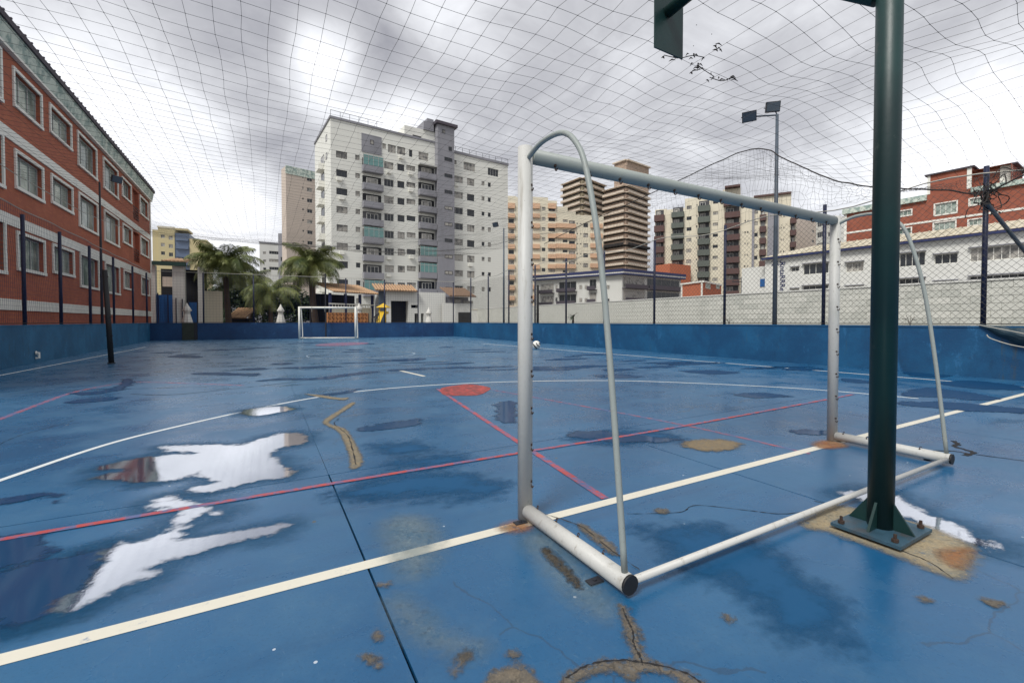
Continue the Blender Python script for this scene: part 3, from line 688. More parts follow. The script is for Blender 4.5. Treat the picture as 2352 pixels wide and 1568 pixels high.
def edge_rope(name, pts, r, mat): s = MB(); s.tube(pts, r, 5, False); return s.build(name, mat, rootn)
edge_rope('edge_rope', [NP[0][j] for j in range(nb+1)], .012, MT['netedge'])
edge_rope('edge_rope', [NP[i][nb] for i in range(na+1)], .008, MT['netedge'])
# hem rope over the right wall, pulled up by the floodlight pole and drooping on both sides
def RWP(u, v, off=0.0):
    k = rs(u); q = CR+RD*k; n = Vector((-RD.y, RD.x, 0))*off
    return Vector((q.x+n.x, q.y+n.y, zat(u, v, CR, RD)))
hem = [RWP(u, v) for u, v in ((1250, 560), (1330, 520), (1440, 470), (1600, 395), (1700, 350), (1757, 345), (1790, 362), (1860, 395), (1940, 422), (2040, 434), (2150, 437), (2225, 446), (2262, 445), (2300, 425), (2352, 400), (2420, 370))]
hem = smooth_path(hem, 8)
hem = [p+Vector((0, 0, .03*mnoise.noise(p*3))) for p in hem]
edge_rope('hem_rope', hem, .016, MT['rope'])
# loose skirt of net between the hem rope and the top of the fence
s = MB(); steps = []
for p in hem:
    q = Vector((p.x, p.y, 3.95)); n = 7; col = [p.lerp(q, k/n)+Vector((random.uniform(-.05, .05), random.uniform(-.05, .05), random.uniform(-.04, .04)))*(1 if 0 < k < n else 0) for k in range(n+1)]; steps.append(col)
dense = []
for i in range(len(steps)-1):
    L = (steps[i+1][0]-steps[i][0]).length; m = max(1, int(L/.16))
    for k in range(m): dense.append([steps[i][c].lerp(steps[i+1][c], k/m) for c in range(8)])
for i, c in enumerate(dense): s.tube(c, .0028, 3, False)
for c in range(1, 8): s.tube([dd[c]+Vector((0, 0, random.uniform(-.03, .03))) for dd in dense], .0028, 3, False)
s.build('loose_skirt', MT['net'], rootn)
# torn shreds hanging where the net is ripped
def shred(px, Y, label):
    r = empty('torn_net_shred', PY(px[0][0], px[0][1], Y), label, 'torn net', 'torn shreds hanging from the overhead net')
    s = MB(); rg = random.Random(len(px))
    pts = [rel(PY(u, v, Y), r) for u, v in px]; s.tube(smooth_path(pts, 3), .006, 4)
    for k in range(len(px)*3):
        p = pts[rg.randrange(len(pts))]; a = p+Vector((rg.uniform(-.05, .05), rg.uniform(-.04, .04), rg.uniform(-.02, .03)))
        b = a+Vector((rg.uniform(-.10, .10), rg.uniform(-.04, .04), rg.uniform(-.03, .02))); s.tube([a, (a+b)/2+Vector((0, 0, .02)), b], [.003, .011, .002], 4)
    s.build('twine_knot', MT['rope'], r)
shred([(1525, 127), (1560, 134), (1590, 128), (1617, 132)], 6.0, 'knotted black clump of torn net, longest one beside the hole')
shred([(1590, 163), (1612, 158), (1600, 150), (1640, 176)], 6.0, 'frayed black strand of torn net hanging between the two bigger clumps')
shred([(1630, 178), (1655, 186), (1672, 183)], 6.0, 'small knotted bit of torn net, lowest of the black shreds')
shred([(1644, 105), (1648, 118)], 6.0, 'tiny wisp of torn net hanging alone by the green bracket plate')
# ------------------------------------------------------------------ near goal
def goal(root, p0, p1, back, H, rp, rb, rs_, arch, hooks, mats):
    """posts at p0,p1; back = vector from goal line to rear of frame"""
    A = rel(p0, root); B = rel(p1, root); up = Vector((0, 0, 1)); zb = rb+.014; along = (B-A).normalized(); bn = back.normalized()
    for P in (A, B):
        s = MB(); s.tube([P+up*.006, P+up*(H)], rp, 16); s.build('post', mats[0], root, smooth=True)
    s = MB(); s.tube([A+up*(H-rp)+along*rp*.9, B+up*(H-rp)-along*rp*.9], rp, 16); s.build('crossbar', mats[1], root, smooth=True)
    for P in (A, B):
        s = MB(); s.tube([P+bn*rp*.8+up*zb, P+back+up*zb], rb, 16); s.build('ground_bar', mats[0], root, smooth=True)
        s = MB(); s.tube([P+back*1.0+up*zb, P+back+bn*.012+up*zb], rb*1.02, 16); s.build('end_cap', MT['black'], root, smooth=True)
        s = MB(); s.tube(smooth_path([P+back*t+up*z for t, z in arch], 5), rs_, 10); s.build('curved_stay', mats[2], root, smooth=True)
    s = MB(); s.tube([A+back*.985+up*zb+along*rb*.7, B+back*.985+up*zb-along*rb*.7], rs_*1.22, 10); s.build('rear_bar', mats[0], root, smooth=True)
    if hooks:
        hk = MB()
        hk.tube(smooth_path([Vector((0, 0, 0)), Vector((0, .0, -.030)), Vector((.016, 0, -.044)), Vector((.030, 0, -.028))], 3), .005, 5)
        hk.tube([Vector((0, 0, .006)), Vector((0, 0, -.010))], .012, 6)
        me = hk.mesh('net_hook', MT['rusty'])
        def put(p, rz=0, rx=0): o = link('net_hook', me, root, p, rz); o.rotation_euler = (rx, 0, rz); o.scale = (.75, .75, .75) if rx == 0 else (.5, .5, .5)
        an = math.atan2(bn.y, bn.x)
        for P, sg in ((A, 1), (B, -1)):
            for k in range(9): put(P+bn*rp*.8+along*rp*.45*sg+up*(.22+k*.205), an)
            for k in range(4): put(P+back*(.12+k*.22)+up*(zb+rb*.85)+along*rb*.5*sg, an, math.pi)
        for k in range(13): put(A+along*((B-A).length*(k+.75)/13.6)+up*(H-rp*1.8)+bn*rp*.6, an)
    # foot brackets bolted to the slab
    for P in (A, B):
        for t in (.05, .82):
            c = P+back*t+up*.005-along*(rb*1.4)*(1 if P is A else -1)
            s = MB(); s.obox(c, along*.035, bn*.02, up*.004); s.tube([c, c+up*.010], .009, 6); s.build('bracket', MT['darkpole'], root)
g0 = G(1206, 1190); g1 = G(1911, 1012)
barend = G(1447, 1372); back0 = Vector((barend.x-g0.x, barend.y-g0.y, 0))*.985
e1 = G(2186, 1070); back1 = Vector((e1.x-g1.x, e1.y-g1.y, 0))
back = (back0+back1)/2
r = empty('near_goal', (g0.x, g0.y, 0), 'large white tubular goal frame without a net, close to the camera', 'goal', 'white goal frames')
def zpost(u, v, P):  # height above ground of a pixel row on the vertical through P
    d = ray(u, v); return CAMH+d.z*P.y/d.y
HG = (zpost(1206, 340, g0)+zpost(1911, 497, g1))/2
print('goal', g0, g1, (g1-g0).length, 'H', zpost(1206, 340, g0), zpost(1911, 497, g1), back0, back1)
goal(r, g0, g1, back, HG, .0415, .039, .0135, [(0.03, HG-.07), (.2, HG-.03), (.42, HG-.045), (.56, HG-.13), (.66, HG-.29), (.78, HG-.70), (.88, HG-1.30), (.97, .09)], True, (MT['goal'], MT['goal_grey'], MT['goal_grey']))
# far goal
f0, f1 = G(688, 779), G(817, 778.5)
r = empty('far_goal', (f0.x, f0.y, 0), 'small looking white goal frame standing by the far blue wall', 'goal', 'white goal frames')
HF = zpost(688, 704, f0)
tg = (f1-f0).normalized(); bk = Vector((-tg.y, tg.x, 0))*.55
goal(r, f0, f1, bk, HF, .06, .05, .03, [(0.03, HF-.07), (.3, HF-.04), (.6, HF-.2), (.9, .7), (.97, .09)], False, (MT['white'], MT['white'], MT['white']))
for k in range(3): s = MB(); p = rel(PY(716+k*90/3, 703, f0.y), r); s.tube([p, p-Vector((0, 0, .35))], .012, 4); s.build('net_remnant', MT['netedge'], r)
# ------------------------------------------------------------------ basketball pole
pb = G(2022, 1222); pb = Vector((pb.x, pb.y, 0)); print('pole', pb, toAB(pb))
r = empty('basketball_pole', pb, 'thick dark green steel pole bolted down behind the near goal, its hoop missing', 'pole')
s = MB(); s.tube([Vector((0, 0, .02)), Vector((0, 0, 4.1))], .0565, 28); s.build('pole', MT['green'], r, smooth=True)
bd = Vector((BD.x, BD.y, 0)); ad = Vector((AD.x, AD.y, 0)); up = Vector((0, 0, 1))
s = MB(); s.obox((0, 0, .028), ad*.185, bd*.15, up*.008); s.build('base_plate', MT['plateblue'], r)
me = None
for dr in (ad, -ad, bd, -bd):
    s = MB(); sd_ = dr.cross(up)*.006; a = dr*.053+up*.037; b = dr*.142+up*.037; c = dr*.053+up*.175
    s.quad(a-sd_, b-sd_, c-sd_); s.quad(c+sd_, b+sd_, a+sd_); s.quad(b-sd_, b+sd_, c+sd_, c-sd_); s.quad(a-sd_, a+sd_, b+sd_, b-sd_)
    s.build('gusset', MT['green'], r)
for (i, j) in ((1, 1), (1, -1), (-1, 1), (-1, -1)):
    s = MB(); c = ad*.15*i+bd*.115*j; s.tube([c+up*.035, c+up*.075], .007, 8); s.tube([c+up*.037, c+up*.052], .015, 6); s.build('bolt', MT['rusty'], r)
s = MB(); s.tube([up*3.62, bd*1.43+up*3.56], .045, 16); s.build('upper_arm', MT['green'], r, smooth=True)
s = MB(); s.tube([bd*.05+up*2.80, bd*.9+up*3.55], .042, 16); s.build('brace_arm', MT['green'], r, smooth=True)
pl = PY(1543, 60, (pb+bd*1.43).y); s = MB(); c = rel(pl, r)+up*.06
s.obox(c+bd*.03, ad*.16, bd*.006, up*.26); s.build('mounting_plate', MT['green'], r)
# ------------------------------------------------------------------ posts, floodlights
def flood_head(root, c, aim, w=.36, h=.27):
    aim = aim.normalized(); x = aim.cross(Vector((0, 0, 1))).normalized(); y = x.cross(aim)
    s = MB(); s.obox(c, x*w/2, y*h/2, aim*.045)
    for k in range(7): s.obox(c-aim*.06+x*(k-3)*w/7.5, x*.006, y*h*.45, aim*.03)
    o = s.build('lamp_head', MT['darkpole'], root)
    s = MB(); s.obox(c+aim*.047, x*w*.45, y*h*.43, aim*.004); s.build('lamp_lens', MT['bluegrey'], o)
    s = MB(); s.tube([c-aim*.05+x*w*.55, c-aim*.1+x*w*.55, c-aim*.12], .012, 5); s.build('yoke', MT['darkpole'], o)
def flood_pole(base, H, heads, label, mat, r0):
    r = empty('floodlight_pole', base, label, 'floodlight', 'floodlight poles around the court')
    s = MB(); s.tube([Vector((0, 0, -.1)), Vector((0, 0, 3.2)), Vector((0, 0, H))], [r0, r0*.92, r0*.62], 12); s.build('pole', mat, r, smooth=True)
    if len(heads) > 1:
        s = MB(); s.tube([heads[0][0]*.85+Vector((0, 0, heads[0][0].z*.15)), Vector((0, 0, H-.02)), heads[1][0]*.85+Vector((0, 0, heads[1][0].z*.15))], .022, 6); s.build('crossarm', MT['bluegrey'], r)
    for c, aim in heads: flood_head(r, c, aim)
    return r
q = CR+RD*rs(1765)+Vector((-RD.y, RD.x, 0))*.30; tp = PY(1757, 263, q.y)
flood_pole(Vector((q.x, q.y, 0)), tp.z, [(PY(1721, 268, q.y)-Vector((q.x, q.y, 0)), Vector((-.4, -.7, -.5))), (PY(1775, 246, q.y)-Vector((q.x, q.y, 0)), Vector((-.2, -.9, -.25)))],
           'tall floodlight pole with two lamp heads behind the right blue wall', MT['bluegrey'], .062)
q = CL+LD*lsx(257)+Vector((LD.y, -LD.x, 0))*.30; tp = PY(256, 418, q.y)
flood_pole(Vector((q.x, q.y, 0)), tp.z, [(PY(268, 412, q.y)-Vector((q.x, q.y, 0)), Vector((.9, -.3, -.35)))], 'thin floodlight pole with one lamp head in front of the long red brick building', MT['darkpole'], .05)
q = CR+RD*rs(1147)+Vector((-RD.y, RD.x, 0))*.30
flood_pole(Vector((q.x, q.y, 0)), PY(1146, 524, q.y).z, [(PY(1138, 516, q.y)-Vector((q.x, q.y, 0)), Vector((-.5, -.7, -.4)))], 'distant floodlight pole with one lamp head near the far right corner of the court', MT['bluegrey'], .06)
def vpost(u, v, top, r0, label, lean=0):
    p = G(u, v); p = Vector((p.x, p.y, 0)); z = zpost(u, top, p)
    r = empty('net_post', p, label, 'post', 'black volleyball posts')
    s = MB(); s.tube([Vector((0, 0, 0)), Vector((lean, 0, z))], [r0, r0*.9], 12); s.build('pole', MT['black'], r, smooth=True)
    s = MB(); s.tube([Vector((0, 0, .001)), Vector((0, 0, .03))], r0*1.35, 12); s.build('socket', MT['darkpole'], r)
    for f in (.93, .5, .3): s = MB(); s.tube([Vector((lean*f-r0-.03, 0, z*f)), Vector((lean*f+r0+.02, 0, z*f))], .012, 6); s.build('net_hook', MT['rusty'], r)
vpost(256, 835, 620, .062, 'black volleyball post standing inside the court on the left', -.13)
vpost(1235, 786, 655, .07, 'black volleyball post beside the ball near the right blue wall')
q = CL+tf*far_s(748)-Vector((-tf.y, tf.x, 0))*.25
r = empty('net_post', (q.x, q.y, 0), 'thin dark post rising behind the far goal', 'post'); s = MB(); s.tube([Vector((0, 0, 0)), Vector((0, 0, 4.2))], .05, 8); s.build('pole', MT['darkpole'], r)
# braced corner of the right fence: leaning strut and knotted ropes
P0 = RWP(2262, 470); P1 = RWP(2335, 590, .9)
r = empty('leaning_strut', P0, 'blue grey strut leaning off the big navy fence post on the right', 'strut')
s = MB(); s.tube([Vector((0, 0, 0)), P1-P0], .035, 10); s.build('pole', MT['bluegrey'], r)
r = empty('rope_tangle', RWP(2262, 440, -.06), 'tangle of dark ropes tied round the top of the right fence post', 'rope')
s = MB(); rg = random.Random(5)
for k in range(26):
    a = Vector((rg.gauss(0, .09), rg.gauss(0, .05), rg.gauss(0, .12))); pts = [a]
    for j in range(4): pts.append(pts[-1]+Vector((rg.gauss(0, .07), rg.gauss(0, .04), rg.gauss(-.03, .08))))
    s.tube(smooth_path(pts, 3), .010, 4)
s.build('knot', MT['rope'], r)
# tarp and ropes slung from the wall top at the right edge
A0 = RWP(2250, 745, -.03); A1 = RWP(2440, 762, -.03)
r = empty('slung_tarp', A0, 'dark green tarp slung along the top of the blue wall at the right edge', 'tarp')
s = MB(); N = 20; rows = []
for i in range(N+1):
    t = i/N; p = A0.lerp(A1, t); d = .02+.34*math.sin(math.pi*min(1, t*.62))
    rows.append([p+Vector((RD.y, -RD.x, 0))*(.05+.10*math.sin(math.pi*k/5))*math.sin(math.pi*min(1, t*.62))+Vector((0, 0, -d*k/5+.012*math.sin(i*1.3+k))) for k in range(6)])
for i in range(N):
    for k in range(5): s.quad(*[rel(x, r) for x in (rows[i][k], rows[i+1][k], rows[i+1][k+1], rows[i][k+1])])
s.build('cloth', MT['tarp'], r, smooth=True)
for nm, pts, lab in (('rope', [(2252, 745), (2300, 754), (2352, 764), (2420, 780)], 'white rope sagging from the fence post across the dark tarp, the upper one'),
                ('rope', [(2276, 768), (2284, 776), (2320, 788), (2352, 795), (2420, 806)], 'white rope sagging below the dark tarp, the lower one')):
    pp = [RWP(u, v, -.22) for u, v in pts]; r = empty(nm, pp[0], lab, 'rope', 'white ropes at the right edge')
    s = MB(); s.tube([rel(x, r) for x in smooth_path(pp, 6)], .010, 6); s.build('strand', MT['netedge'], r)
# white pipe outlet on the left wall
q = CL+LD*lsx(79)+Vector((-LD.y, LD.x, 0))*.012
r = empty('wall_pipe', (q.x, q.y, 0), 'small white pipe outlet low on the left blue wall', 'pipe')
nrm = Vector((-LD.y, LD.x, 0)); nrm = nrm if nrm.dot(-q) > 0 else -nrm
z1, z0 = zpost(79, 810, q), zpost(79, 822, q)
s = MB(); s.tube([Vector((0, 0, z1)), nrm*.06+Vector((0, 0, z1)), nrm*.06+Vector((0, 0, z0)), nrm*.0+Vector((0, 0, z0))], .028, 8); s.build('elbow', MT['white'], r)
s = MB(); s.tube([nrm*.002+Vector((0, 0, z1)), nrm*.015+Vector((0, 0, z1))], .05, 10); s.build('flange', MT['white'], r)
# ball
bp = G(1232, 801); br = .165
r = empty('football', (bp.x, bp.y, 0), 'white and black striped football lying by the far post', 'ball')
import bmesh
bm = bmesh.new(); bmesh.ops.create_icosphere(bm, subdivisions=3, radius=br); me = bpy.data.meshes.new('ball')
for f in bm.faces:
    c = f.calc_center_median().normalized(); f.smooth = True
    f.material_index = 1 if (math.sin(c.x*7+c.z*6) > .35 and c.z < .55) else 0
bm.to_mesh(me); me.materials.append(MT['white']); me.materials.append(MT['black'])
o = link('ball_shell', me, r, (0, 0, br))
# ------------------------------------------------------------------ buildings
WIN = {}
def win_mesh(w, h, nx, ny, mats, bars=False):
    key = (round(w, 1), round(h, 1), nx, ny, mats[0].name, mats[1].name, bars)
    if key in WIN: return WIN[key]
    w, h = max(key[0], .3), max(key[1], .3); s = MB(); f = min(.06, w*.09)
    s.cur = 0
    s.box(0, w, 0, .04, 0, f); s.box(0, w, 0, .04, h-f, h); s.box(0, f, 0, .04, f, h-f); s.box(w-f, w, 0, .04, f, h-f)
    for i in range(1, nx): s.box(w*i/nx-f*.4, w*i/nx+f*.4, 0, .035, f, h-f)
    for i in range(1, ny): s.box(f, w-f, .002, .033, h*i/ny-f*.4, h*i/ny+f*.4)
    if bars:
        for i in range(1, 9): s.box(w*i/9-.008, w*i/9+.008, -.03, -.01, f, h-f)
    s.cur = 1; s.quad((f, .025, f), (w-f, .025, f), (w-f, .025, h-f), (f, .025, h-f))
    me = s.mesh('window', mats); WIN[key] = me; return me
class Face:
    """a vertical face of a building: local x along it, outward is -y; o = root-local origin, ang = root-local angle"""
    def __init__(s, b, lx, ly, ang, L):
        s.b, s.ang, s.L = b, ang, L; s.o = Vector((lx, ly, 0)); w = b.ang+ang
        s.A = Vector((b.A.x, b.A.y, 0))+Matrix.Rotation(b.ang, 3, 'Z') @ s.o
        s.D = Vector((math.cos(w), math.sin(w), 0)); s.dl = Vector((math.cos(ang), math.sin(ang), 0)); s.nl = Vector((-s.dl.y, s.dl.x, 0))
    def s(s, u): pass
    def su(s, u, v=738):
        k = kx(u, v); return (k*s.A.y-s.A.x)/(s.D.x-k*s.D.y)
    def zu(s, u, v):
        r = ray(u, v); n = Vector((-s.D.y, s.D.x, 0)); t = n.dot(s.A-Vector((0, 0, CAMH)))/n.dot(r); return CAMH+r.z*t
    def rect(s, u0, u1, v0, v1, uref=None):
        um = uref if uref is not None else (u0+u1)/2; return [s.su(u0), s.su(u1), s.zu(um, v1), s.zu(um, v0)]
    def loc(s, x, y, z): p = s.o+s.dl*x+s.nl*y; return (p.x, p.y, z)
    def wall(s, mb, x0, x1, z0, z1, rects, rec=.14):
        xs = sorted({x0, x1, *[min(max(v, x0), x1) for r in rects for v in r[:2]]}); zs = sorted({z0, z1, *[min(max(v, z0), z1) for r in rects for v in r[2:4]]})
        for i in range(len(xs)-1):
            if xs[i+1]-xs[i] < 1e-4: continue
            k = 0
            while k < len(zs)-1:
                xm = (xs[i]+xs[i+1])/2
                def hole(kk): zm = (zs[kk]+zs[kk+1])/2; return any(r[0] < xm < r[1] and r[2] < zm < r[3] for r in rects)
                if hole(k): k += 1; continue
                e = k
                while e+1 < len(zs)-1 and not hole(e+1): e += 1
                mb.quad(s.loc(xs[i], 0, zs[k]), s.loc(xs[i+1], 0, zs[k]), s.loc(xs[i+1], 0, zs[e+1]), s.loc(xs[i], 0, zs[e+1])); k = e+1
        for a, b, c, d in [r[:4] for r in rects]:
            if b < x0 or a > x1: continue
            for P, Q in (((a, c), (b, c)), ((b, c), (b, d)), ((b, d), (a, d)), ((a, d), (a, c))):
                mb.quad(s.loc(P[0], 0, P[1]), s.loc(Q[0], 0, Q[1]), s.loc(Q[0], rec, Q[1]), s.loc(P[0], rec, P[1]))
    def box(s, mb, x0, x1, y0, y1, z0, z1):
        c = Vector(s.loc((x0+x1)/2, (y0+y1)/2, (z0+z1)/2)); mb.obox(c, s.dl*(x1-x0)/2, s.nl*(y1-y0)/2, Vector((0, 0, (z1-z0)/2)))
    def window(s, r, nx=2, ny=1, mats=None, rec=.10, sc=True, name='window', bars=False):
        mats = mats or [MT['alu'], MT['glass']]; me = win_mesh(r[1]-r[0], r[3]-r[2], nx, ny, mats, bars)
        o = link(name, me, s.b.root, s.loc(r[0], rec, r[2]), s.ang); k = me.vertices
        w = max(v.co.x for v in k); h = max(v.co.z for v in k); o.scale = ((r[1]-r[0])/w, 1, (r[3]-r[2])/h); return o
class Bldg:
    def __init__(s, name, label, A, B, cat='building', group=None):
        s.A = Vector((A[0], A[1], 0)); d = Vector((B[0]-A[0], B[1]-A[1], 0)); s.L = d.length; s.ang = math.atan2(d.y, d.x)
        s.root = empty(name, s.A, label, cat, group, rz=s.ang); s.F = Face(s, 0, 0, 0, s.L)
    def left(s, depth): return Face(s, 0, depth, -math.pi/2, depth)
    def right(s, depth): return Face(s, s.L, 0, math.pi/2, depth)
    def shell(s, mb, x0, x1, dep, z0, z1, front=False):   # back, sides and top
        mb.quad((x0, dep, z0), (x0, dep, z1), (x1, dep, z1), (x1, dep, z0)); mb.quad((x0, 0, z0), (x0, 0, z1), (x0, dep, z1), (x0, dep, z0))
        mb.quad((x1, 0, z0), (x1, dep, z0), (x1, dep, z1), (x1, 0, z1)); mb.quad((x0, 0, z1), (x1, 0, z1), (x1, dep, z1), (x0, dep, z1))
def XY(u, Y): return (kx(u)*Y, Y)
def floors(r, n, fh): return [[r[0], r[1], r[2]-fh*k, r[3]-fh*k] for k in range(n)]
def put(mb, name, mat, parent, **k): return mb.build(name, mat, parent, **k)
GR = 'flat blocks beyond the court'
# --- long red brick building on the left
A = AB(-7.5, 8); B = AB(-7.5, 43.2)
b = Bldg('brick_building', 'long red brick apartment building with white framed windows along the left side', (A.x, A.y), (B.x, B.y)); f = b.F
zr = f.zu(175, 40+175*1.106); zc0 = f.zu(0, 103); zroof = f.zu(0, 43); FH = 2.84
print('brick roof', f.zu(0, 43), f.zu(340, 430), 'bands', f.zu(0, 293), f.zu(0, 496), f.zu(0, 698))
rows = [(-36, 12, 128, 236), (44, 103, 174, 249), (125, 170, 254, 309), (187, 227, 314, 382), (244, 275, 371, 433), (286, 305, 415, 452), (326, 343, 456, 492)]
rects = []
for (u0, u1, v0, v1) in rows:
    ur = u0 if u0 > 0 else 12
    if u0 < 0: v0, v1 = 128, 236
    a, c = f.su(u0), f.su(u1); z0, z1 = f.zu(ur, v1), f.zu(ur, v0); print('win', u0, round(min(a, c), 2), round(abs(a-c), 2), round(z0, 2), round(z1, 2))
    for k in range(3): rects.append([min(a, c), max(a, c), z0-FH*k, z1-FH*k])
rec_ = [min(f.su(310), f.su(323)), max(f.su(310), f.su(323))]; zz0 = rects[-3][2]-.8
balc = [[rec_[0], rec_[1], zz0-FH*k, rects[-3][3]+.1-FH*k] for k in range(2)]
wrects = rects+balc
mb = MB(); f.wall(mb, 0, b.L, -.1, zc0+.15, wrects, .22); b.shell(mb, 0, b.L, 9, -.1, zc0+.15); put(mb, 'wall', MT['brick'], b.root)
for r_ in rects:
    big = (r_[1]-r_[0]) > 1.0
    w = f.window(r_, 3 if r_[1]-r_[0] > 1.3 else 2, 1, [MT['alu'], MT['glass_green']], .12)
    mb = MB(); t = .11
    f.box(mb, r_[0]-t, r_[1]+t, -.05, .0, r_[3], r_[3]+t); f.box(mb, r_[0]-t, r_[1]+t, -.07, .0, r_[2]-t, r_[2])
    f.box(mb, r_[0]-t, r_[0], -.05, .0, r_[2], r_[3]); f.box(mb, r_[1], r_[1]+t, -.05, .0, r_[2], r_[3]); put(mb, 'window_surround', MT['white'], b.root)
for r_ in balc:
    mb = MB(); f.box(mb, r_[0], r_[1], .21, .24, r_[2], r_[3]); put(mb, 'loggia_back', MT['brick2'], b.root)
    mb = MB()
    for k in range(5): f.box(mb, r_[0], r_[1], .0, .03, r_[2]+.15+k*.17, r_[2]+.19+k*.17)
    put(mb, 'railing', MT['darkpole'], b.root)
for zb in (f.zu(0, 293), f.zu(0, 496), f.zu(0, 698)):
    mb = MB(); f.box(mb, 0, b.L, -.04, .0, zb-.19, zb+.19); put(mb, 'string_course', MT['white'], b.root)
mb = MB(); f.box(mb, 0, b.L, -.16, .0, zc0, zc0+.09); put(mb, 'moulding', MT['white'], b.root)
mb = MB(); L = b.L
mb.quad((0, -.16, zc0+.09), (L, -.16, zc0+.09), (L, -.26, zroof-.22), (0, -.26, zroof-.22)); mb.quad((L, .2, zc0+.09), (L, -.16, zc0+.09), (L, -.26, zroof-.22), (L, .2, zroof-.22)); put(mb, 'cornice', MT['cornice'], b.root)
mb = MB(); f.box(mb, -.1, L, -.33, 9.2, zroof-.22, zroof-.02)
for k in range(int(L/.5)): f.box(mb, k*.5, k*.5+.06, -.35, -.2, zroof-.02, zroof+.03)
put(mb, 'roof_edge', MT['roofdark'], b.root)
mb = MB(); f.box(mb, b.L-.22, b.L+.02, -.05, .0, .0, zc0); put(mb, 'corner_pier', MT['white'], b.root)
# --- generic block
def simple(name, label, u0, Y0, u1, Y1, v, uv, mat, dep=12, cols=(), n=6, fh=2.85, winm=None, cat='building', group=GR, left=None, right=None, parapet=None, z0=-.1):
    """v: roof row at column uv; cols: (u0,u1,v0,v1,[n],[nx])"""
    b = Bldg(name, label, XY(u0, Y0), XY(u1, Y1), cat, group); f = b.F; zt = f.zu(uv, v); rects = []
    for c in cols:
        r = f.rect(*c[:4]); nn = c[4] if len(c) > 4 else n
        for q in floors(r, nn, fh): rects.append(q+[c[5] if len(c) > 5 else 2])
    mb = MB(); f.wall(mb, 0, b.L, z0, zt, rects); b.shell(mb, 0, b.L, dep, z0, zt); b.top = zt; b.f = f
    for q in rects: f.window(q, q[4], 1, winm)
    for (face, cc) in ((b.left(dep), left), (b.right(dep), right)):
        if cc:
            rr = []
            for c in cc:
                for q in floors(face.rect(*c[:4]), c[4] if len(c) > 4 else n, fh): rr.append(q)
            for q in rr: face.window(q, 2, 1, winm, -.03)
    put(mb, 'wall', mat, b.root)
    if parapet:
        mb = MB(); mb.box(-.15, b.L+.15, -.15, .1, zt, zt+parapet[1]); put(mb, 'parapet', parapet[0], b.root)
    return b
dg = [MT['framedark'], MT['glass']]
# --- big white tower in three blocks of one building
def T3(X): return X/2.977+649.1
def T3y(Y): return Y/2.977+244.9
P1 = Vector((*XY(785, 69.7), 0)); P2 = Vector((*XY(1080, 82.7), 0)); dd = (P2-P1).normalized()
def on(u, P, D): k = kx(u); t = (k*P.y-P.x)/(D.x-k*D.y); return (P+D*t)
TA = on(763, P1, dd); TB = on(1166.5, P1, dd)
b = Bldg('white_tower', 'tallest white clad apartment tower with a grey stair shaft, left of centre', (TA.x, TA.y), (TB.x, TB.y), group=GR); f = b.F
sx = lambda X: f.su(T3(X)); zt1 = f.zu(763, 272); xw = sx(1045); xg1 = sx(1157); zt2 = f.zu(T3(1400), T3y(372)); zp = f.zu(T3(1000), T3y(168)); zg = f.zu(T3(1100), T3y(150))
print('tower', zt1, zt2, zp, zg)
fh = 2.86; R = []
def col(X0, X1, Y0, Y1, n, nx=2): 
    r = f.rect(T3(X0), T3(X1), T3y(Y0), T3y(Y1))
    for q in floors(r, n, fh): R.append(q+[nx])
col(375, 450, 310, 356, 9, 2); col(505, 535, 334, 368, 9, 1); col(700, 765, 380, 430, 8, 3); col(790, 838, 395, 440, 8, 2); col(852, 912, 405, 440, 8, 2)
col(1160, 1235, 475, 520, 8, 3); col(1263, 1313, 494, 540, 8, 2); col(1362, 1382, 512, 540, 8, 1); col(1405, 1425, 520, 550, 8, 1)
col(690, 713, 255, 290, 1, 1); col(728, 780, 264, 318, 1, 2); col(790, 845, 278, 330, 1, 2); col(870, 893, 298, 345, 1, 1); col(935, 1002, 315, 370, 1, 3)
col(1172, 1192, 368, 395, 1, 1); col(1240, 1318, 385, 440, 1, 4); col(1405, 1477, 425, 475, 1, 4); col(318, 330, 3000, 3001, 0)
mb = MB(); zlo = max(zt1, zt2)
rm = [r for r in R if r[1] < xw]; f.wall(mb, 0, xw, -.1, zt1, rm); b.shell(mb, 0, xw, 12.6, -.1, zt1)
rr_ = [r for r in R if r[0] > xg1-.2]; f.wall(mb, xg1, b.L, -.1, zt2, rr_); b.shell(mb, xg1, b.L, 12, -.1, zt2)
b.shell(mb, sx(840), xw, 8, zt1, zp); pr = f.rect(T3(895), T3(955), T3y(200), T3y(230)); f.wall(mb, sx(840), xw, zt1, zp, [pr])
put(mb, 'wall', MT['tilewall'], b.root)
for q in R+[pr+[2]]: f.window(q, q[4], 1, [MT['alu'], MT['glass']] if q[4] > 2 else dg)
# stair shaft, proud of the wall
mb = MB(); f.box(mb, xw, xg1, -1.2, 8, -.1, zg); put(mb, 'stair_shaft', MT['greywall'], b.root)
r = f.rect(T3(1090), T3(1142), T3y(365), T3y(388))
for q in floors(r, 10, fh): f.window([q[0], q[1], q[2], q[3]], 2, 1, dg, -1.24)
for (Xa, Xb, Ya, Yb) in ((1075, 1095, 175, 200), (1118, 1140, 292, 318)): f.window(f.rect(T3(Xa), T3(Xb), T3y(Ya), T3y(Yb)), 1, 1, dg, -1.24)
mb = MB(); f.box(mb, xw-.4, xg1+.5, -1.6, 8.2, zg, zg+.5); put(mb, 'shaft_cap', MT['roofdark'], b.root)
mb = MB(); f.box(mb, xw-2.2, xw-.3, -.3, 3, zp, zp+1.4); f.box(mb, xw-1.4, xw-.2, 0, 1, zp+1.4, zp+2.2); put(mb, 'roof_tank', MT['greywall'], b.root)
rga = random.Random(8)
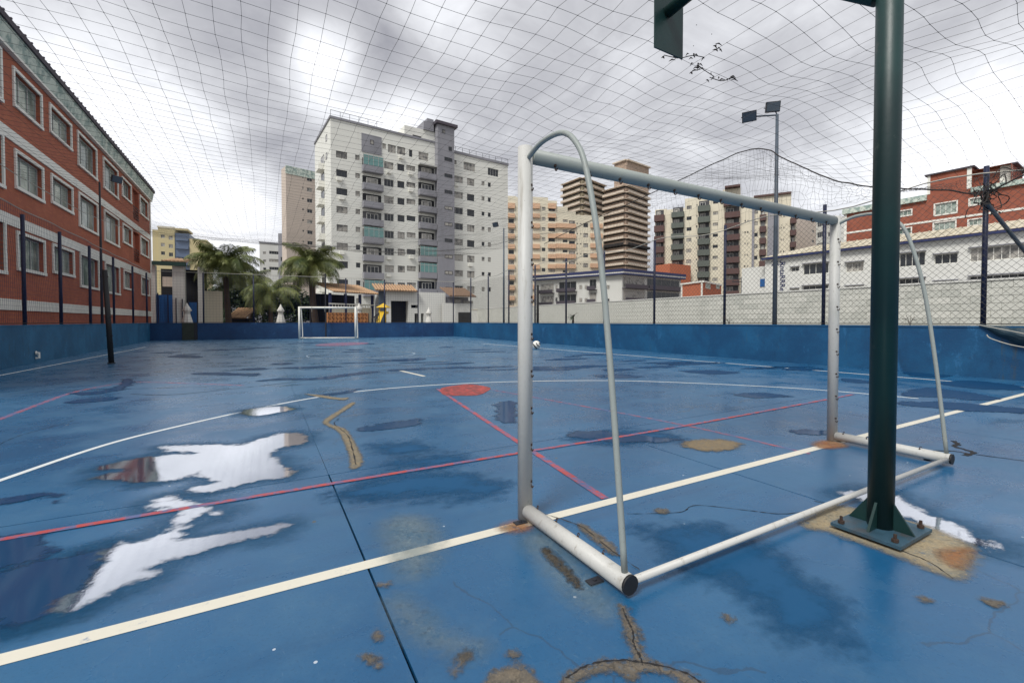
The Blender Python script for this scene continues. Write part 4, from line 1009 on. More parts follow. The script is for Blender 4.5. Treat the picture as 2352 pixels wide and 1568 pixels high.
for q in rga.sample([r for r in R if r[1]-r[0] > 1.2 and r[2] > 6], 15):
    mb = MB(); x = q[0]+rga.uniform(0, .5); f.box(mb, x, x+.75, -.32, -.01, q[2]-.75, q[2]-.22); put(mb, 'air_conditioner', MT['white'], b.root)
# grey balcony bays
xa, xb = sx(548), sx(683)
mb = MB(); f.box(mb, xa, xb, -.10, .05, f.zu(T3(610), T3y(322)), f.zu(T3(610), T3y(197))); put(mb, 'grey_panel', MT['greywall'], b.root)
f.window(f.rect(T3(605), T3(630), T3y(232), T3y(262)), 1, 1, dg, -.13)
def bay(xa, xb, Xm, Y0, n, glazed, step=fh):
    z = f.zu(T3(Xm), T3y(Y0))         # top of the first parapet
    for k in range(n):
        zk = z-step*k
        mb = MB(); f.box(mb, xa, xb, -1.0, -.03, zk-1.05, zk-.95); f.box(mb, xa, xb, -1.02, -.92, zk-.95, zk); f.box(mb, xa, xa+.1, -.92, -.03, zk-.95, zk); f.box(mb, xb-.1, xb, -.92, -.03, zk-.95, zk)
        put(mb, 'balcony', MT['greywall'], b.root)
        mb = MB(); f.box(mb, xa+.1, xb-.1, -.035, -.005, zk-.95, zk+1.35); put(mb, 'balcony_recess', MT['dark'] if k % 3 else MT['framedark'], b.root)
        f.window([xa+(xb-xa)*.22, xa+(xb-xa)*.8, zk-.8, zk+1.1], 3, 1, [MT['white'], MT['glass']], -.08)
        if k in glazed:
            mb = MB(); f.box(mb, xa+.05, xb-.05, -.98, -.94, zk+.03, zk+1.55)
            put(mb, 'balcony_glazing', MT['teal'], b.root)
            mb = MB()
            for i in range(5): x = xa+(xb-xa)*i/4; f.box(mb, x-.03, x+.03, -1.0, -.93, zk, zk+1.6)
            f.box(mb, xa, xb, -1.0, -.93, zk+1.2, zk+1.26); put(mb, 'glazing_frame', MT['alu'], b.root)
bay(xa, xb, 615, 418, 8, (0, 4, 7))
xa, xb = sx(928), sx(1042); bay(xa, xb, 985, 466, 8, (5, 6))
mb = MB(); f.box(mb, xa, xb, -1.0, -.02, f.zu(T3(985), T3y(415)), f.zu(T3(985), T3y(405))); put(mb, 'balcony_roof', MT['alu'], b.root)
# left side with its glazed balconies
lf = b.left(12.6)
mb = MB()
x0, x1 = lf.su(741), lf.su(748)
for k in range(9):
    z = lf.zu(744, T3y(392))-fh*k
    mb = MB(); lf.box(mb, x0, x1, -.9, -.01, z-1.0, z); put(mb, 'balcony', MT['white'], b.root)
    lf.window([x0, x1, z+.05, z+1.5], 2, 1, dg, -.05)
for k in range(2): lf.window([lf.su(752), lf.su(755), lf.zu(753, 320)-k*fh, lf.zu(753, 305)-k*fh], 1, 1, dg, -.04)
mb = MB(); mb.box(-.15, xw, -.15, .2, zt1, zt1+.35); mb.box(-.15, .2, .2, 12.6, zt1, zt1+.35); mb.box(xg1, b.L+.1, -.15, .2, zt2, zt2+.45)
put(mb, 'parapet', MT['greywall'], b.root)
mb = MB()
for k in range(24): x = b.L*k/23; zt = zt1 if x < xw else zt2; (f.box(mb, x, x+.05, .0, .05, zt+.3, zt+1.3) if not (sx(700) < x < xg1) else None)
f.box(mb, 0, sx(700), .0, .05, zt1+1.25, zt1+1.3); f.box(mb, xg1, b.L, 0, .05, zt2+1.25, zt2+1.3); put(mb, 'roof_railing', MT['darkpole'], b.root)
# --- neighbours far left
b = simple('yellow_block', 'yellow rendered apartment block with a blue grey glazed strip, behind the left palm', 366, 150, 404, 152, 524, 380, MT['yellow'], 14,
       [(372.5, 381.5, 539, 547, 4, 2), (390.5, 400, 542, 551, 4, 2)], fh=2.85, parapet=(MT['cream'], .6)); f = b.F
mb = MB(); f.box(mb, b.L, f.su(438), .2, 12, -.1, f.zu(420, 536)); put(mb, 'glazed_strip', MT['bluefac'], b.root)
for k in range(4): mb = MB(); f.box(mb, b.L+.3, f.su(436), -.4, .19, f.zu(420, 590)-3+k*2.85, f.zu(420, 590)-2+k*2.85); put(mb, 'balcony', MT['bluefac'], b.root)
mb = MB(); f.box(mb, f.su(438)+.02, f.su(478), .0, 12, -.1, f.zu(450, 549)); f.box(mb, f.su(352), 0, .6, 12, -.1, f.zu(360, 527)); f.box(mb, f.su(368), f.su(432), 2, 10, b.top, f.zu(400, 521)); put(mb, 'side_wing', MT['yellow'], b.root)
simple('small_white_block', 'low white apartment block between the two palms', 598, 158, 657, 162, 560, 625, MT['whitewall'], 12, [(606, 613, 578, 584, 3, 1), (620, 643, 577, 584, 3, 4)], parapet=(MT['greywall'], .5))
b = simple('pink_tower', 'narrow pinkish beige tower standing just left of the white tower', 660, 116, 727, 121, 388, 690, MT['pinkbeige'], 4, [(697, 700.5, 406, 410, 8, 1), (708, 720, 408.5, 417, 8, 2)], fh=2.85)
f = b.F; mb = MB(); f.box(mb, -.1, b.L+.1, -.12, .0, b.top-2.0, b.top+.1); put(mb, 'top_band', MT['cornice'], b.root)
simple('stair_block', 'small grey white block hidden behind the left edge of the pink tower', 641, 150, 661, 150, 536, 650, MT['greywall'], 10, [(646, 655, 590, 600, 2, 1)])
# --- peach block
def Q4(X): return X/3.657+1139
def Q4y(Y): return Y/3.657+342.9
b = Bldg('peach_block', 'peach and cream banded apartment block seen through the near goal', XY(1164, 123), XY(1386, 128), group=GR); f = b.F
rects = []
segs = [(100, 172, 392), (172, 300, 404), (300, 436, 402), (436, 512, 432), (512, 600, 482), (600, 668, 522), (668, 900, 556)]
cols = [(105, 152, 585, 620), (385, 415, 570, 600), (440, 495, 572, 605), (510, 548, 585, 608), (560, 600, 590, 612), (612, 662, 600, 635), (676, 686, 618, 630), (706, 716, 620, 632), (732, 772, 622, 655), (800, 880, 628, 660)]
for X0, X1, Y0, Y1 in cols:
    top = -1 if X1 < 500 else 0
    r = f.rect(Q4(X0), Q4(X1), Q4y(Y0), Q4y(Y1))
    for q in floors(r, 10, 2.86): rects.append(q)
    if X1 < 560: r2 = [r[0], r[1], r[2]+2.86, r[3]+2.86]; rects.append(r2)
mb = MB()
for X0, X1, Y in segs:
    x0, x1 = f.su(Q4(X0)), f.su(Q4(X1)); z = f.zu(Q4((X0+X1)/2), Q4y(Y)); f.wall(mb, x0, x1, -.1, z, [r for r in rects if x0-.05 <= r[0] and r[1] <= x1+.05 and r[3] < z]); b.shell(mb, x0, x1, 12, -.1, z)
put(mb, 'wall', MT['cream'], b.root)
for r in rects:
    if r[3] < f.zu(Q4(500), Q4y(420)): f.window(r, 2 if r[1]-r[0] > 1 else 1, 1, dg)
for X0, X1 in ((100, 158), (300, 366), (436, 500), (502, 666), (790, 890)):
    r = f.rect(Q4(X0), Q4(X1), Q4y(632), Q4y(662)); 
    for q in floors(r, 10, 2.86): mb = MB(); f.box(mb, q[0], q[1], -.5, -.02, q[2], q[3]+.2); put(mb, 'peach_band', MT['peach'], b.root)
    if X0 < 500:
        q = r; mb = MB(); f.box(mb, q[0], q[1], -.5, -.02, q[2]+2.86*1.9, q[3]+2.86*1.9+.4); put(mb, 'peach_band', MT['peach'], b.root); mb = MB(); f.box(mb, q[0], q[1], -.5, -.02, q[2]+2.86, q[3]+2.86+.1); put(mb, 'peach_band', MT['peach'], b.root)
# --- unfinished brown tower
def slabs(b, face, x0, x1, zt, n, fh, inf, side=None):
    mb = MB(); face.wall(mb, x0, x1, 0, zt, []); put(mb, 'infill_wall', inf, b.root)
    for k in range(n):
        z = zt-fh*k; mb = MB(); face.box(mb, x0-.1, x1+.1, -1.5, -.01, z-.28, z); face.box(mb, x0, x1, -1.5, -1.38, z+.0, z+.75 if k else z+.02); put(mb, 'slab', MT['slabtan'] if k != 9 else MT['gap_shade'], b.root)  # one floor band dark, the shade of an open gap put into its colour
        mb = MB(); face.box(mb, x0, x1, -.06, -.01, z-.9, z-.29); put(mb, 'gap_shade_strip', MT['gap_shade'], b.root)  # dark strip painting the shade below each slab onto the infill
b = Bldg('unfinished_tower', 'raw brown concrete tower under construction with stacked open floors, behind the crossbar', XY(1387, 203), XY(1435.7, 194), group=GR)
f = b.F; zt = f.zu(1435, Q4y(305)); fh = 2.86; n = 21
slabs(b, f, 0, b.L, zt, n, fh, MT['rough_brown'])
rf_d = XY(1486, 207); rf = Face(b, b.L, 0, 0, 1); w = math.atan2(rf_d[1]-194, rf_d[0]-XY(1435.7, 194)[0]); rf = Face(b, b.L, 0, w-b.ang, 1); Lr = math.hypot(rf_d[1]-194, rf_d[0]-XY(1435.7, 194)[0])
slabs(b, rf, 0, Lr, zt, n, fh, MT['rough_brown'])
# left wing
wA, wB, wC = XY(1292, 210), XY(1336, 199), XY(1387, 212)
def gface(b, A, B):
    iv = Matrix.Rotation(-b.ang, 3, 'Z'); p = iv @ (Vector((A[0], A[1], 0))-b.A); return Face(b, p.x, p.y, math.atan2(B[1]-A[1], B[0]-A[0])-b.ang, 1), math.hypot(B[0]-A[0], B[1]-A[1])
gf, L1 = gface(b, wA, wB); zw = gf.zu(1336, Q4y(240)); slabs(b, gf, 0, L1, zw, 22, fh, MT['rough_green'])
gf2, L2 = gface(b, wB, wC); slabs(b, gf2, 0, L2, zw, 22, fh, MT['rough_green'])
pA, pB, pC = XY(1409, 203), XY(1437, 198), XY(1488, 208)
gf, L1 = gface(b, pA, pB); zp = gf.zu(1437, 368); mb = MB(); gf.wall(mb, 0, L1, zt, zp, []); gf2, L2 = gface(b, pB, pC); gf2.wall(mb, 0, L2, zt, zp, [])
mb.v += [tuple(gf.loc(0, 0, zp)), tuple(gf.loc(L1, 0, zp)), tuple(gf2.loc(L2, 0, zp)), tuple(gf2.loc(L2, 12, zp))]; nn = len(mb.v); mb.f.append((nn-4, nn-3, nn-2, nn-1)); mb.mi.append(0)
put(mb, 'penthouse', MT['rough_brown'], b.root)
mb = MB(); gf.box(mb, -.5, L1, -.8, 0, zp-.3, zp+.3); gf2.box(mb, 0, L2+.5, -.8, 0, zp-.3, zp+.3); put(mb, 'penthouse_cap', MT['slabtan'], b.root)
mb = MB(); mb.quad(f.loc(0, 0, zt), f.loc(b.L, 0, zt), rf.loc(Lr, 0, zt), rf.loc(Lr, 14, zt), f.loc(0, 16, zt)); put(mb, 'roof_slab', MT['slabtan'], b.root)
# --- white tower with brown and grey-green balconies
b = Bldg('balcony_tower', 'cream white tower with stacked brown and grey green balconies right of the unfinished tower', XY(1503, 122), XY(1826, 107), group=GR); f = b.F
def S5(X): return X/3.369+1653.4
def S5y(Y): return Y/3.369+342.9
segs = [(1503, Q4(1425), 481), (Q4(1425), Q4(1580), 480), (Q4(1580), Q4(1895), 452), (Q4(1895), S5(150), 434), (S5(150), S5(252), 455), (S5(252), S5(540), 449), (S5(540), 1826, 490)]
rects = []
def c4(X0, X1, Y0, Y1, n=9, fh=2.86, q=Q4, qy=Q4y): rects.extend(floors(f.rect(q(X0), q(X1), qy(Y0), qy(Y1)), n, fh))
c4(1595, 1636, 475, 505); c4(1675, 1686, 465, 478); c4(1815, 1858, 432, 458, 10); c4(1675, 1686, 640, 650, 1)
c4(260, 285, 470, 500, 9, 2.86, S5, S5y); c4(410, 435, 500, 535, 8, 2.86, S5, S5y); c4(183, 193, 548, 562, 8, 2.86, S5, S5y); c4(204, 214, 548, 562, 8, 2.86, S5, S5y)
c4(462, 470, 512, 525, 7, 2.86, S5, S5y); c4(482, 490, 512, 525, 7, 2.86, S5, S5y)
mb = MB()
for u0, u1, v in segs:
    x0, x1 = f.su(u0), f.su(u1); z = f.zu((u0+u1)/2, v); f.wall(mb, x0, x1, -.1, z, [r for r in rects if x0-.05 <= r[0] and r[1] <= x1+.05 and r[3] < z and r[2] > 0]); b.shell(mb, x0, x1, 13, -.1, z)
put(mb, 'wall', MT['cream'], b.root)
for r in rects:
    if r[2] > 0: f.window(r, 2 if r[1]-r[0] > 1 else 1, 1, dg)
def bals(u0, u1, v0, v1, n, mat, proud=1.3, q=None):
    r = f.rect(u0, u1, v0, v1)
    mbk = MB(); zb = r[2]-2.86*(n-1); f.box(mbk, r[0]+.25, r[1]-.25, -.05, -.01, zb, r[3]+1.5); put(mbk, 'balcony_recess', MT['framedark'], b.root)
    for k in range(n):
        z0, z1 = r[2]-2.86*k, r[3]-2.86*k
        if z0 < .5: continue
        mb = MB(); f.box(mb, r[0], r[1], -proud, -.06, z0, z0+.12); f.box(mb, r[0], r[1], -proud-.1, -proud, z0, z1); f.box(mb, r[0], r[0]+.1, -proud, -.06, z0+.12, z1); f.box(mb, r[1]-.1, r[1], -proud, -.06, z0+.12, z1)
        put(mb, 'balcony', mat, b.root)
        f.window([r[0]+.5, (r[0]+r[1])/2+.3, z0+.2, z1+1.1], 2, 1, [MT['white'], MT['glass']], -.1)
bals(Q4(1330), Q4(1412), Q4y(560), Q4y(612), 6, MT['brownbal']); bals(Q4(1472), Q4(1575), Q4y(535), Q4y(578), 7, MT['greygreen']); bals(Q4(1690), Q4(1792), Q4y(482), Q4y(530), 8, MT['greygreen'])
bals(Q4(1912), S5(148), S5y(492), S5y(535), 8, MT['brownbal']); bals(S5(298), S5(350), S5y(510), S5y(555), 7, MT['brownbal'], .6); bals(S5(532), S5(578), S5y(540), S5y(580), 6, MT['brownbal'])
r = f.rect(S5(20), S5(148), S5y(398), S5y(442)); mb = MB(); f.box(mb, r[0], r[1], -1.3, -.02, r[2], r[3]); put(mb, 'balcony', MT['brownbal'], b.root)
mb = MB(); f.box(mb, f.su(Q4(1912)), f.su(S5(148)), -1.5, 6, f.zu(S5(60), 434), f.zu(S5(60), 430)); f.box(mb, f.su(S5(252)), f.su(S5(540)), -.5, 8, f.zu(1780, 449), f.zu(1780, 445)); put(mb, 'roof_slab', MT['brownbal'], b.root)
mb = MB(); x0, x1 = f.su(S5(240)), f.su(S5(445)); f.box(mb, x0, f.su(S5(258)), -.6, 0, 0, f.zu(1750, 470)); f.box(mb, f.su(S5(360)), f.su(S5(405)), -.6, 0, 0, f.zu(1765, 470)); f.box(mb, f.su(S5(437)), f.su(S5(446)), -.6, 0, 0, f.zu(1780, 470)); put(mb, 'grey_pier', MT['greywall'], b.root)
mb = MB()
for k in range(12): x = f.su(1503)+k*1.2; f.box(mb, x, x+.06, 0, .06, f.zu(1520, 480), f.zu(1520, 474))
put(mb, 'roof_railing', MT['darkpole'], b.root)
simple('beige_block', 'plain beige block behind the right hand house roof', S5(580), 122, S5(735), 128, 492, 1850, MT['pinkbeige'], 14, [(S5(705), S5(722), S5y(545), S5y(565), 6, 1)])
b = simple('grey_glass_block', 'grey and white block with bluish windows beside the near goal corner post', S5(735), 118, S5(868), 112, 505, 1890, MT['whitewall'], 14, [(S5(742), S5(790), S5y(560), S5y(600), 5, 3), (S5(825), S5(850), S5y(560), S5y(590), 5, 1)])
# --- three-storey white house with dark balconies
b = Bldg('white_dark_house', 'low white block with navy roof trim and black balconies behind the white wall', XY(1227, 106), XY(1428, 92), group=GR); f = b.F
zr = f.zu(1428, 622); gf, L2 = gface(b, XY(1428, 92), XY(1563, 103))
for face, L in ((f, b.L), (gf, L2)):
    mb = MB(); face.wall(mb, 0, L, -.1, zr-.5, []); put(mb, 'wall', MT['whitewall'], b.root)
    mb = MB(); face.box(mb, -.6, L+.6, -.9, .0, zr-.5, zr-.2); put(mb, 'white_trim', MT['white'], b.root)
    mb = MB(); face.box(mb, -.6, L+.6, -1.0, .0, zr-.2, zr+.35); face.box(mb, -.6, L+.6, -.95, 0, zr-.8, zr-.5); put(mb, 'navy_trim', MT['fascia'], b.root)
mb = MB(); v0 = Vector(f.loc(0, 0, zr)); v1 = Vector(f.loc(b.L, 0, zr)); v2 = Vector(gf.loc(L2, 0, zr)); v3 = Vector(gf.loc(L2, 10, zr)); mb.quad(v0, v1, v2, v3+Vector((0, 0, .3))); put(mb, 'roof', MT['roofdark'], b.root)
def hb(face, u0, u1, v0, v1, n, step=2.85):
    r = face.rect(u0, u1, v0, v1)
    for k in range(n):
        z0, z1 = r[2]-step*k, r[3]-step*k; mb = MB(); face.box(mb, r[0], r[1], -1.0, -.9, z0, z1); face.box(mb, r[0], r[1], -.9, -.01, z0-.1, z0+.02); put(mb, 'balcony', MT['roofdark'], b.root)
        face.window([r[0]+.2, r[1]-.2, z0+.3, z1+1.5], max(2, int((r[1]-r[0])/1.6)), 1, [MT['alu'], MT['glass']], -.05)
hb(f, Q4(370), Q4(492), Q4y(1183), Q4y(1208), 2); hb(f, Q4(525), Q4(682), Q4y(1168), Q4y(1195), 2); hb(f, Q4(780), Q4(850), Q4y(1150), Q4y(1180), 2); hb(gf, Q4(1060), Q4(1250), Q4y(1137), Q4y(1170), 2); hb(gf, Q4(1262), Q4(1540), Q4y(1150), Q4y(1185), 2)
for u0, u1 in ((500, 518), (700, 725), (745, 770), (925, 955)):
    for q in floors(f.rect(Q4(u0), Q4(u1), Q4y(1140), Q4y(1175)), 3, 2.85): f.window(q, 2, 1, [MT['alu'], MT['glass']], -.04)
# --- small orange buildings
b = Bldg('orange_house', 'small orange red house with white corner trims on the right of the black balcony block', XY(Q4(1555), 86), XY(Q4(1735), 80), group=GR); f = b.F
zt = f.zu(Q4(1735), Q4y(1103)); gf, L2 = gface(b, XY(Q4(1735), 80), XY(Q4(1890), 88)); mb = MB(); f.wall(mb, 0, b.L, 0, zt, []); gf.wall(mb, 0, L2, 0, zt, []); put(mb, 'wall', MT['orange'], b.root)
mb = MB()
for face, L in ((f, b.L), (gf, L2)): face.box(mb, -.1, L+.1, -.2, -.01, zt-.3, zt); face.box(mb, 0, L, -.1, -.01, zt-3.6, zt-3.4)
f.box(mb, 0, .4, -.1, -.01, 0, zt-.31); f.box(mb, b.L-.35, b.L, -.12, -.01, 0, zt-.31); put(mb, 'trim', MT['white'], b.root)
for u0, u1 in ((1757, 1797), (1845, 1875)): gf.window(gf.rect(Q4(u0), Q4(u1), Q4y(1128), Q4y(1170)), 2, 1, [MT['white'], MT['glass_green']], -.05)
simple('orange_block', 'orange red block end peeping out above the black balcony block roof', Q4(1338), 116, Q4(1458), 112, Q4y(968), 1520, MT['orange'], 8)
# --- white house behind the block wall on the right
VD = Vector((kx(505), 1, 0)).normalized()      # receding direction shared by the houses on the right
Pk = Vector((*XY(1817, 61.5), 0)); KA = on(S5(345), Pk, VD); KB = on(2620, Pk, VD)
b = Bldg('white_house', 'long white house with navy eaves and sheet roof behind the block wall on the right', (KA.x, KA.y), (KB.x, KB.y)); f = b.F
zk = f.zu(S5(1740), S5y(700)); print('house eaves', zk, f.zu(S5(500), S5y(845)), 'floor', f.zu(S5(574), S5y(912)), f.zu(S5(574), S5y(1072)))
R = []
for (X0, X1, Y0, Y1, nx) in ((547, 607, 912, 945, 2), (640, 835, 882, 965, 4), (970, 1105, 874, 948, 3), (1380, 1580, 800, 905, 4), (1650, 1830, 810, 885, 3), (1925, 2500, 742, 850, 9)):
    r = f.rect(S5(X0), S5(X1), S5y(Y0), S5y(Y1)); R.append(r+[nx]); R.append([r[0], r[1], r[2]-2.95, r[3]-2.95, nx]); R.append([r[0], r[1], r[2]-5.9, r[3]-5.9, nx]) if r[2] > 6.2 else None
mb = MB(); f.wall(mb, 0, b.L, -.1, zk, R); b.shell(mb, 0, b.L, 9, -.1, zk); put(mb, 'wall', MT['whitewall'], b.root)
for q in R: f.window(q[:4], q[4], 1, [MT['white'], MT['glass']]); mb = MB(); f.box(mb, q[0]-.1, q[1]+.1, -.35, -.01, q[3]+.02, q[3]+.12); put(mb, 'window_hood', MT['greywall'], b.root)
mb = MB(); f.box(mb, -.3, b.L+.3, -.55, .0, zk, zk+.28); put(mb, 'fascia', MT['fascia'], b.root)
mb = MB(); zr2 = zk+1.9; mb.quad((-.3, -.6, zk+.285), (b.L+.3, -.6, zk+.285), (b.L+.3, 5, zr2), (4, 5, zr2)); mb.quad((-.3, -.6, zk+.285), (4, 5, zr2), (-.3, 9.5, zk+.28))
for k in range(int(b.L/.9)): x = k*.9; mb.obox((x+.5, 2.2, (zk+.285+zr2)/2+.05), (.05, 0, 0), (0, 2.8, .8), (0, 0, .04)) if x > 3.6 else None
put(mb, 'roof', MT['roofcream'], b.root)
fc = bpy.data.curves.new('wall_lettering', 'FONT'); fc.body = 'RntaRRRed'; fc.size = 1.0; fc.extrude = .02; fc.align_x = 'LEFT'
fm = bpy.data.curves.new('wall_lettering', 'FONT'); fm.body = '2RS'; fm.size = 1.0; fm.extrude = .02
for cu, X, Y, rot in ((fc, 462, 872, True), (fm, 392, 902, False)):
    cu.materials.append(MT['fascia']); to = bpy.data.objects.new('lettering_source', cu); COL.objects.link(to); me = bpy.data.meshes.new_from_object(to); bpy.data.objects.remove(to); o = link('wall_lettering', me, b.root)
    x, z = f.su(S5(X)), f.zu(S5(X), S5y(Y)); o.location = (x, -.04, z); o.rotation_euler = (math.pi/2, math.pi/2 if rot else 0, 0)
# left return wall with its blue sign
mb = MB(); f.box(mb, -4.0, -.05, 1.0, 6, -.1, f.zu(S5(320), S5y(900))); put(mb, 'side_wing', MT['whitewall'], b.root)
r = f.rect(S5(283), S5(325), S5y(1000), S5y(1060)); mb = MB(); f.box(mb, r[0], r[1], .9, .99, r[2], r[3]); put(mb, 'blue_sign', MT['gate'], b.root)
# annex at the far right
XA = f.su(S5(1915)); mb = MB(); f.box(mb, XA, b.L, -6, -.3, -.1, f.zu(S5(2000), S5y(990))-.6); put(mb, 'annex', MT['greywall'], b.root)
# --- brick building above the white house
Pl = Vector((*XY(2170, 68), 0)); LA = on(S5(950), Pl, VD); LB = on(2640, Pl, VD)
b = Bldg('brick_house', 'orange red brick block with white bands rising behind the long white house', (LA.x, LA.y), (LB.x, LB.y)); f = b.F
z1 = f.zu(S5(1260), S5y(455)); x1, x2 = f.su(S5(1585)), f.su(S5(1925)); z2 = f.zu(S5(1700), S5y(190)); x3 = f.su(S5(2225)); z3 = f.zu(S5(2100), S5y(135))
print('brick2', z1, z2, z3, x1, x2, x3, b.L)
R = []
for (X0, X1, Y0, Y1, nx) in ((1648, 1812, 418, 502, 4), (1642, 1805, 565, 640, 4), (1372, 1465, 478, 515, 3), (1372, 1465, 615, 655, 3), (1915, 2000, 383, 430, 3), (1910, 2010, 545, 588, 3)): R.append(f.rect(S5(X0), S5(X1), S5y(Y0), S5y(Y1))+[nx])
mb = MB(); f.wall(mb, 0, b.L, -.1, z1, R); b.shell(mb, 0, b.L, 11, -.1, z1); f.wall(mb, x1, x2, z1, z2, []); b.shell(mb, x1, x2, 8, z1, z2)
f2 = Face(b, x2+.3, 1.2, 0, 1); mb.quad(*[Vector(p) for p in ((x2, 1.2, z1), (x3, 1.2, z1), (x3, 1.2, z3), (x2, 1.2, z3))]); b.shell(mb, x2+.02, x3, 8.5, z1, z3)
put(mb, 'wall', MT['brick2'], b.root)
for q in R:
    f.window(q[:4], q[4], 1, [MT['white'], MT['glass_green']]); mb = MB(); t = .16
    f.box(mb, q[0]-t, q[1]+t, -.05, -.005, q[3], q[3]+t); f.box(mb, q[0]-t, q[1]+t, -.05, -.005, q[2]-t, q[2]); f.box(mb, q[0]-t, q[0], -.05, -.005, q[2], q[3]); f.box(mb, q[1], q[1]+t, -.05, -.005, q[2], q[3]); put(mb, 'window_surround', MT['white'], b.root)
zb = f.zu(S5(1700), S5y(548)); mb = MB(); f.box(mb, 0, b.L, -.06, -.005, zb-.15, zb+.15); put(mb, 'string_course', MT['white'], b.root)
zb -= 2.9; mb = MB(); f.box(mb, 0, b.L, -.06, -.005, zb-.15, zb+.15); put(mb, 'string_course', MT['white'], b.root)
mb = MB(); f.box(mb, -.2, x1, -.4, 3, z1, z1+.9); f.box(mb, x2, b.L, -.4, 1.1, z1, z1+.7); put(mb, 'cornice', MT['cornice'], b.root)
mb = MB(); f.box(mb, x1-.3, x2+.3, -.3, 8.2, z2, z2+.2); f.box(mb, x2+.31, x3+.5, .8, 8.7, z3, z3+.2); put(mb, 'roof_edge', MT['roofdark'], b.root)
for q in ((x1, x1+.35, -.06, -.005, z1+.9, z2-.01), (x2-.5, x2, -.06, -.005, z1+.7, z2-.01), (x3-1.2, x3, 1.0, 1.19, z1, z3-.01), (0, .4, -.07, -.007, 0, z1)): mb = MB(); f.box(mb, *q); put(mb, 'quoin', MT['white'], b.root)
# --- white painted block wall outside the right fence
BA, BB = AB(17, 38), AB(17, -6)
root = empty('block_wall', (BA.x, BA.y, 0), 'white painted concrete block wall behind the right fence', 'wall', rz=math.atan2(BB.y-BA.y, BB.x-BA.x))
Lw = (BB-BA).length; HB = 2.2; bw, bh = .40, .2
mb = MB(); mb.box(0, Lw, .012, .2, -.1, HB-.01); put(mb, 'backing', MT['whitewall'], root)
me = MB(); me.box(.006, bw-.006, -.006, .02, .006, bh-.006); me = me.mesh('block', MT['block'])
sb = 38-12.6; cnt = 0; st = MB()
for j in range(int(HB/bh)):
    for i in range(int(Lw/bw)):
        x = i*bw+(bw/2 if j % 2 else 0); bcoord = 38-x
        if 3.2 < bcoord < 13.2 and cnt < 290: o = link('block', me, root, (x, random.uniform(-.003, .003), j*bh)); cnt += 1
        else: st.box(x+.006, x+bw-.006, -.006, .011, j*bh+.006, j*bh+bh-.006)
st.build('far_blocks', MT['block'], root, kind='stuff')
mb = MB(); mb.box(0, Lw, -.03, .22, HB, HB+.05); put(mb, 'coping', MT['whitewall'], root)
# --- low buildings around the pool behind the far wall
def box_on(mb, face, u0, u1, v0, v1, y0, y1): r = face.rect(u0, u1, v0, v1); face.box(mb, r[0], r[1], y0, y1, r[2], r[3])
def C4(X): return (X/3.92+1240)/1.633
def C4y(Y): return (Y/3.92+1040)/1.633
def tiled_roof(root, x0, x1, y0, y1, z0, z1, mat, w=.26):
    mb = MB(); mb.quad((x0, y0, z0), (x1, y0, z0), (x1, y1, z1), (x0, y1, z1)); mb.quad((x0, y0, z0-.06), (x1, y0, z0-.06), (x1, y0, z0), (x0, y0, z0)); put(mb, 'roof_deck', MT['tilebrown'], root)
    n = int((x1-x0)/w); L = math.hypot(y1-y0, z1-z0)
    m2 = MB(); prof = [(math.cos(t)*w*.36, math.sin(t)*w*.36) for t in np.linspace(0, math.pi, 6)]
    for k in range(5): m2.quad((prof[k][0], 0, prof[k][1]), (prof[k+1][0], 0, prof[k+1][1]), (prof[k+1][0], L, prof[k+1][1]), (prof[k][0], L, prof[k][1]))
    m2.quad(*[(p[0], 0, p[1]) for p in prof]); me = m2.mesh('tile_row', mat); a = math.atan2(z1-z0, y1-y0)
    for i in range(n): o = link('tile_row', me, root, (x0+w*(i+.5), y0-.02, z0+.005)); o.rotation_euler = (a, 0, 0); o.scale = (1, 1, random.uniform(.85, 1.15))
b = Bldg('tiled_pavilion', 'open pavilion with bright terracotta tiled roof behind the far goal', XY(757, 40), XY(858, 44)); f = b.F
zE = f.zu(C4(300), C4y(235)); tiled_roof(b.root, -.2, b.L+.2, -.9, 2.6, zE, zE+1.0, MT['tile'])
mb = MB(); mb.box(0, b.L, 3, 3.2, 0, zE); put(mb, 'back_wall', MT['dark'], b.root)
mb = MB(); r = f.rect(757, 858, C4y(388), C4y(520)); mb.box(0, b.L, .0, .15, 0, r[3]-.35); put(mb, 'half_wall', MT['cream'], b.root)
for x in (0, b.L*.33, b.L*.66, b.L-.2): mb = MB(); mb.box(x, x+.2, -.05, .16, 0, zE-.07); put(mb, 'pillar', MT['fascia'], b.root)
mb = MB(); mb.box(0, b.L, -.06, .18, r[3]-.12, r[3]); [mb.box(k*.3, k*.3+.06, 0, .06, r[3]-.35, r[3]-.12) for k in range(int(b.L/.3))]; put(mb, 'railing', MT['white'], b.root)
b = Bldg('lattice_wall', 'orange perforated brick lattice screen just behind the far blue wall', XY(752, 33.5), XY(850, 36), 'wall'); f = b.F; zL = f.zu(800, C4y(520))
m2 = MB(); t = .045
m2.box(0, .3, 0, .1, 0, t); m2.box(0, .3, 0, .1, .3-t, .3); m2.box(0, t, 0, .1, t, .3-t); m2.box(.3-t, .3, 0, .1, t, .3-t); m2.obox((.15, .05, .15), (.1, 0, .1), (0, .045, 0), (-.016, 0, .016)); me = m2.mesh('lattice_block', MT['lattice'])
for j in range(int(zL/.3)+1):
    for i in range(int(b.L/.3)):
        z = zL-.3*(j+1)
        if z > .75: link('lattice_block', me, b.root, (i*.3, random.uniform(-.01, .01), z))
mb = MB(); mb.box(0, b.L, .15, .25, -.1, zL-.02); put(mb, 'backing', MT['tilebrown'], b.root)
b = Bldg('pool_house', 'white flat fronted pool house with a dark open doorway and tiled edge', XY(886, 41), XY(1079, 45)); f = b.F
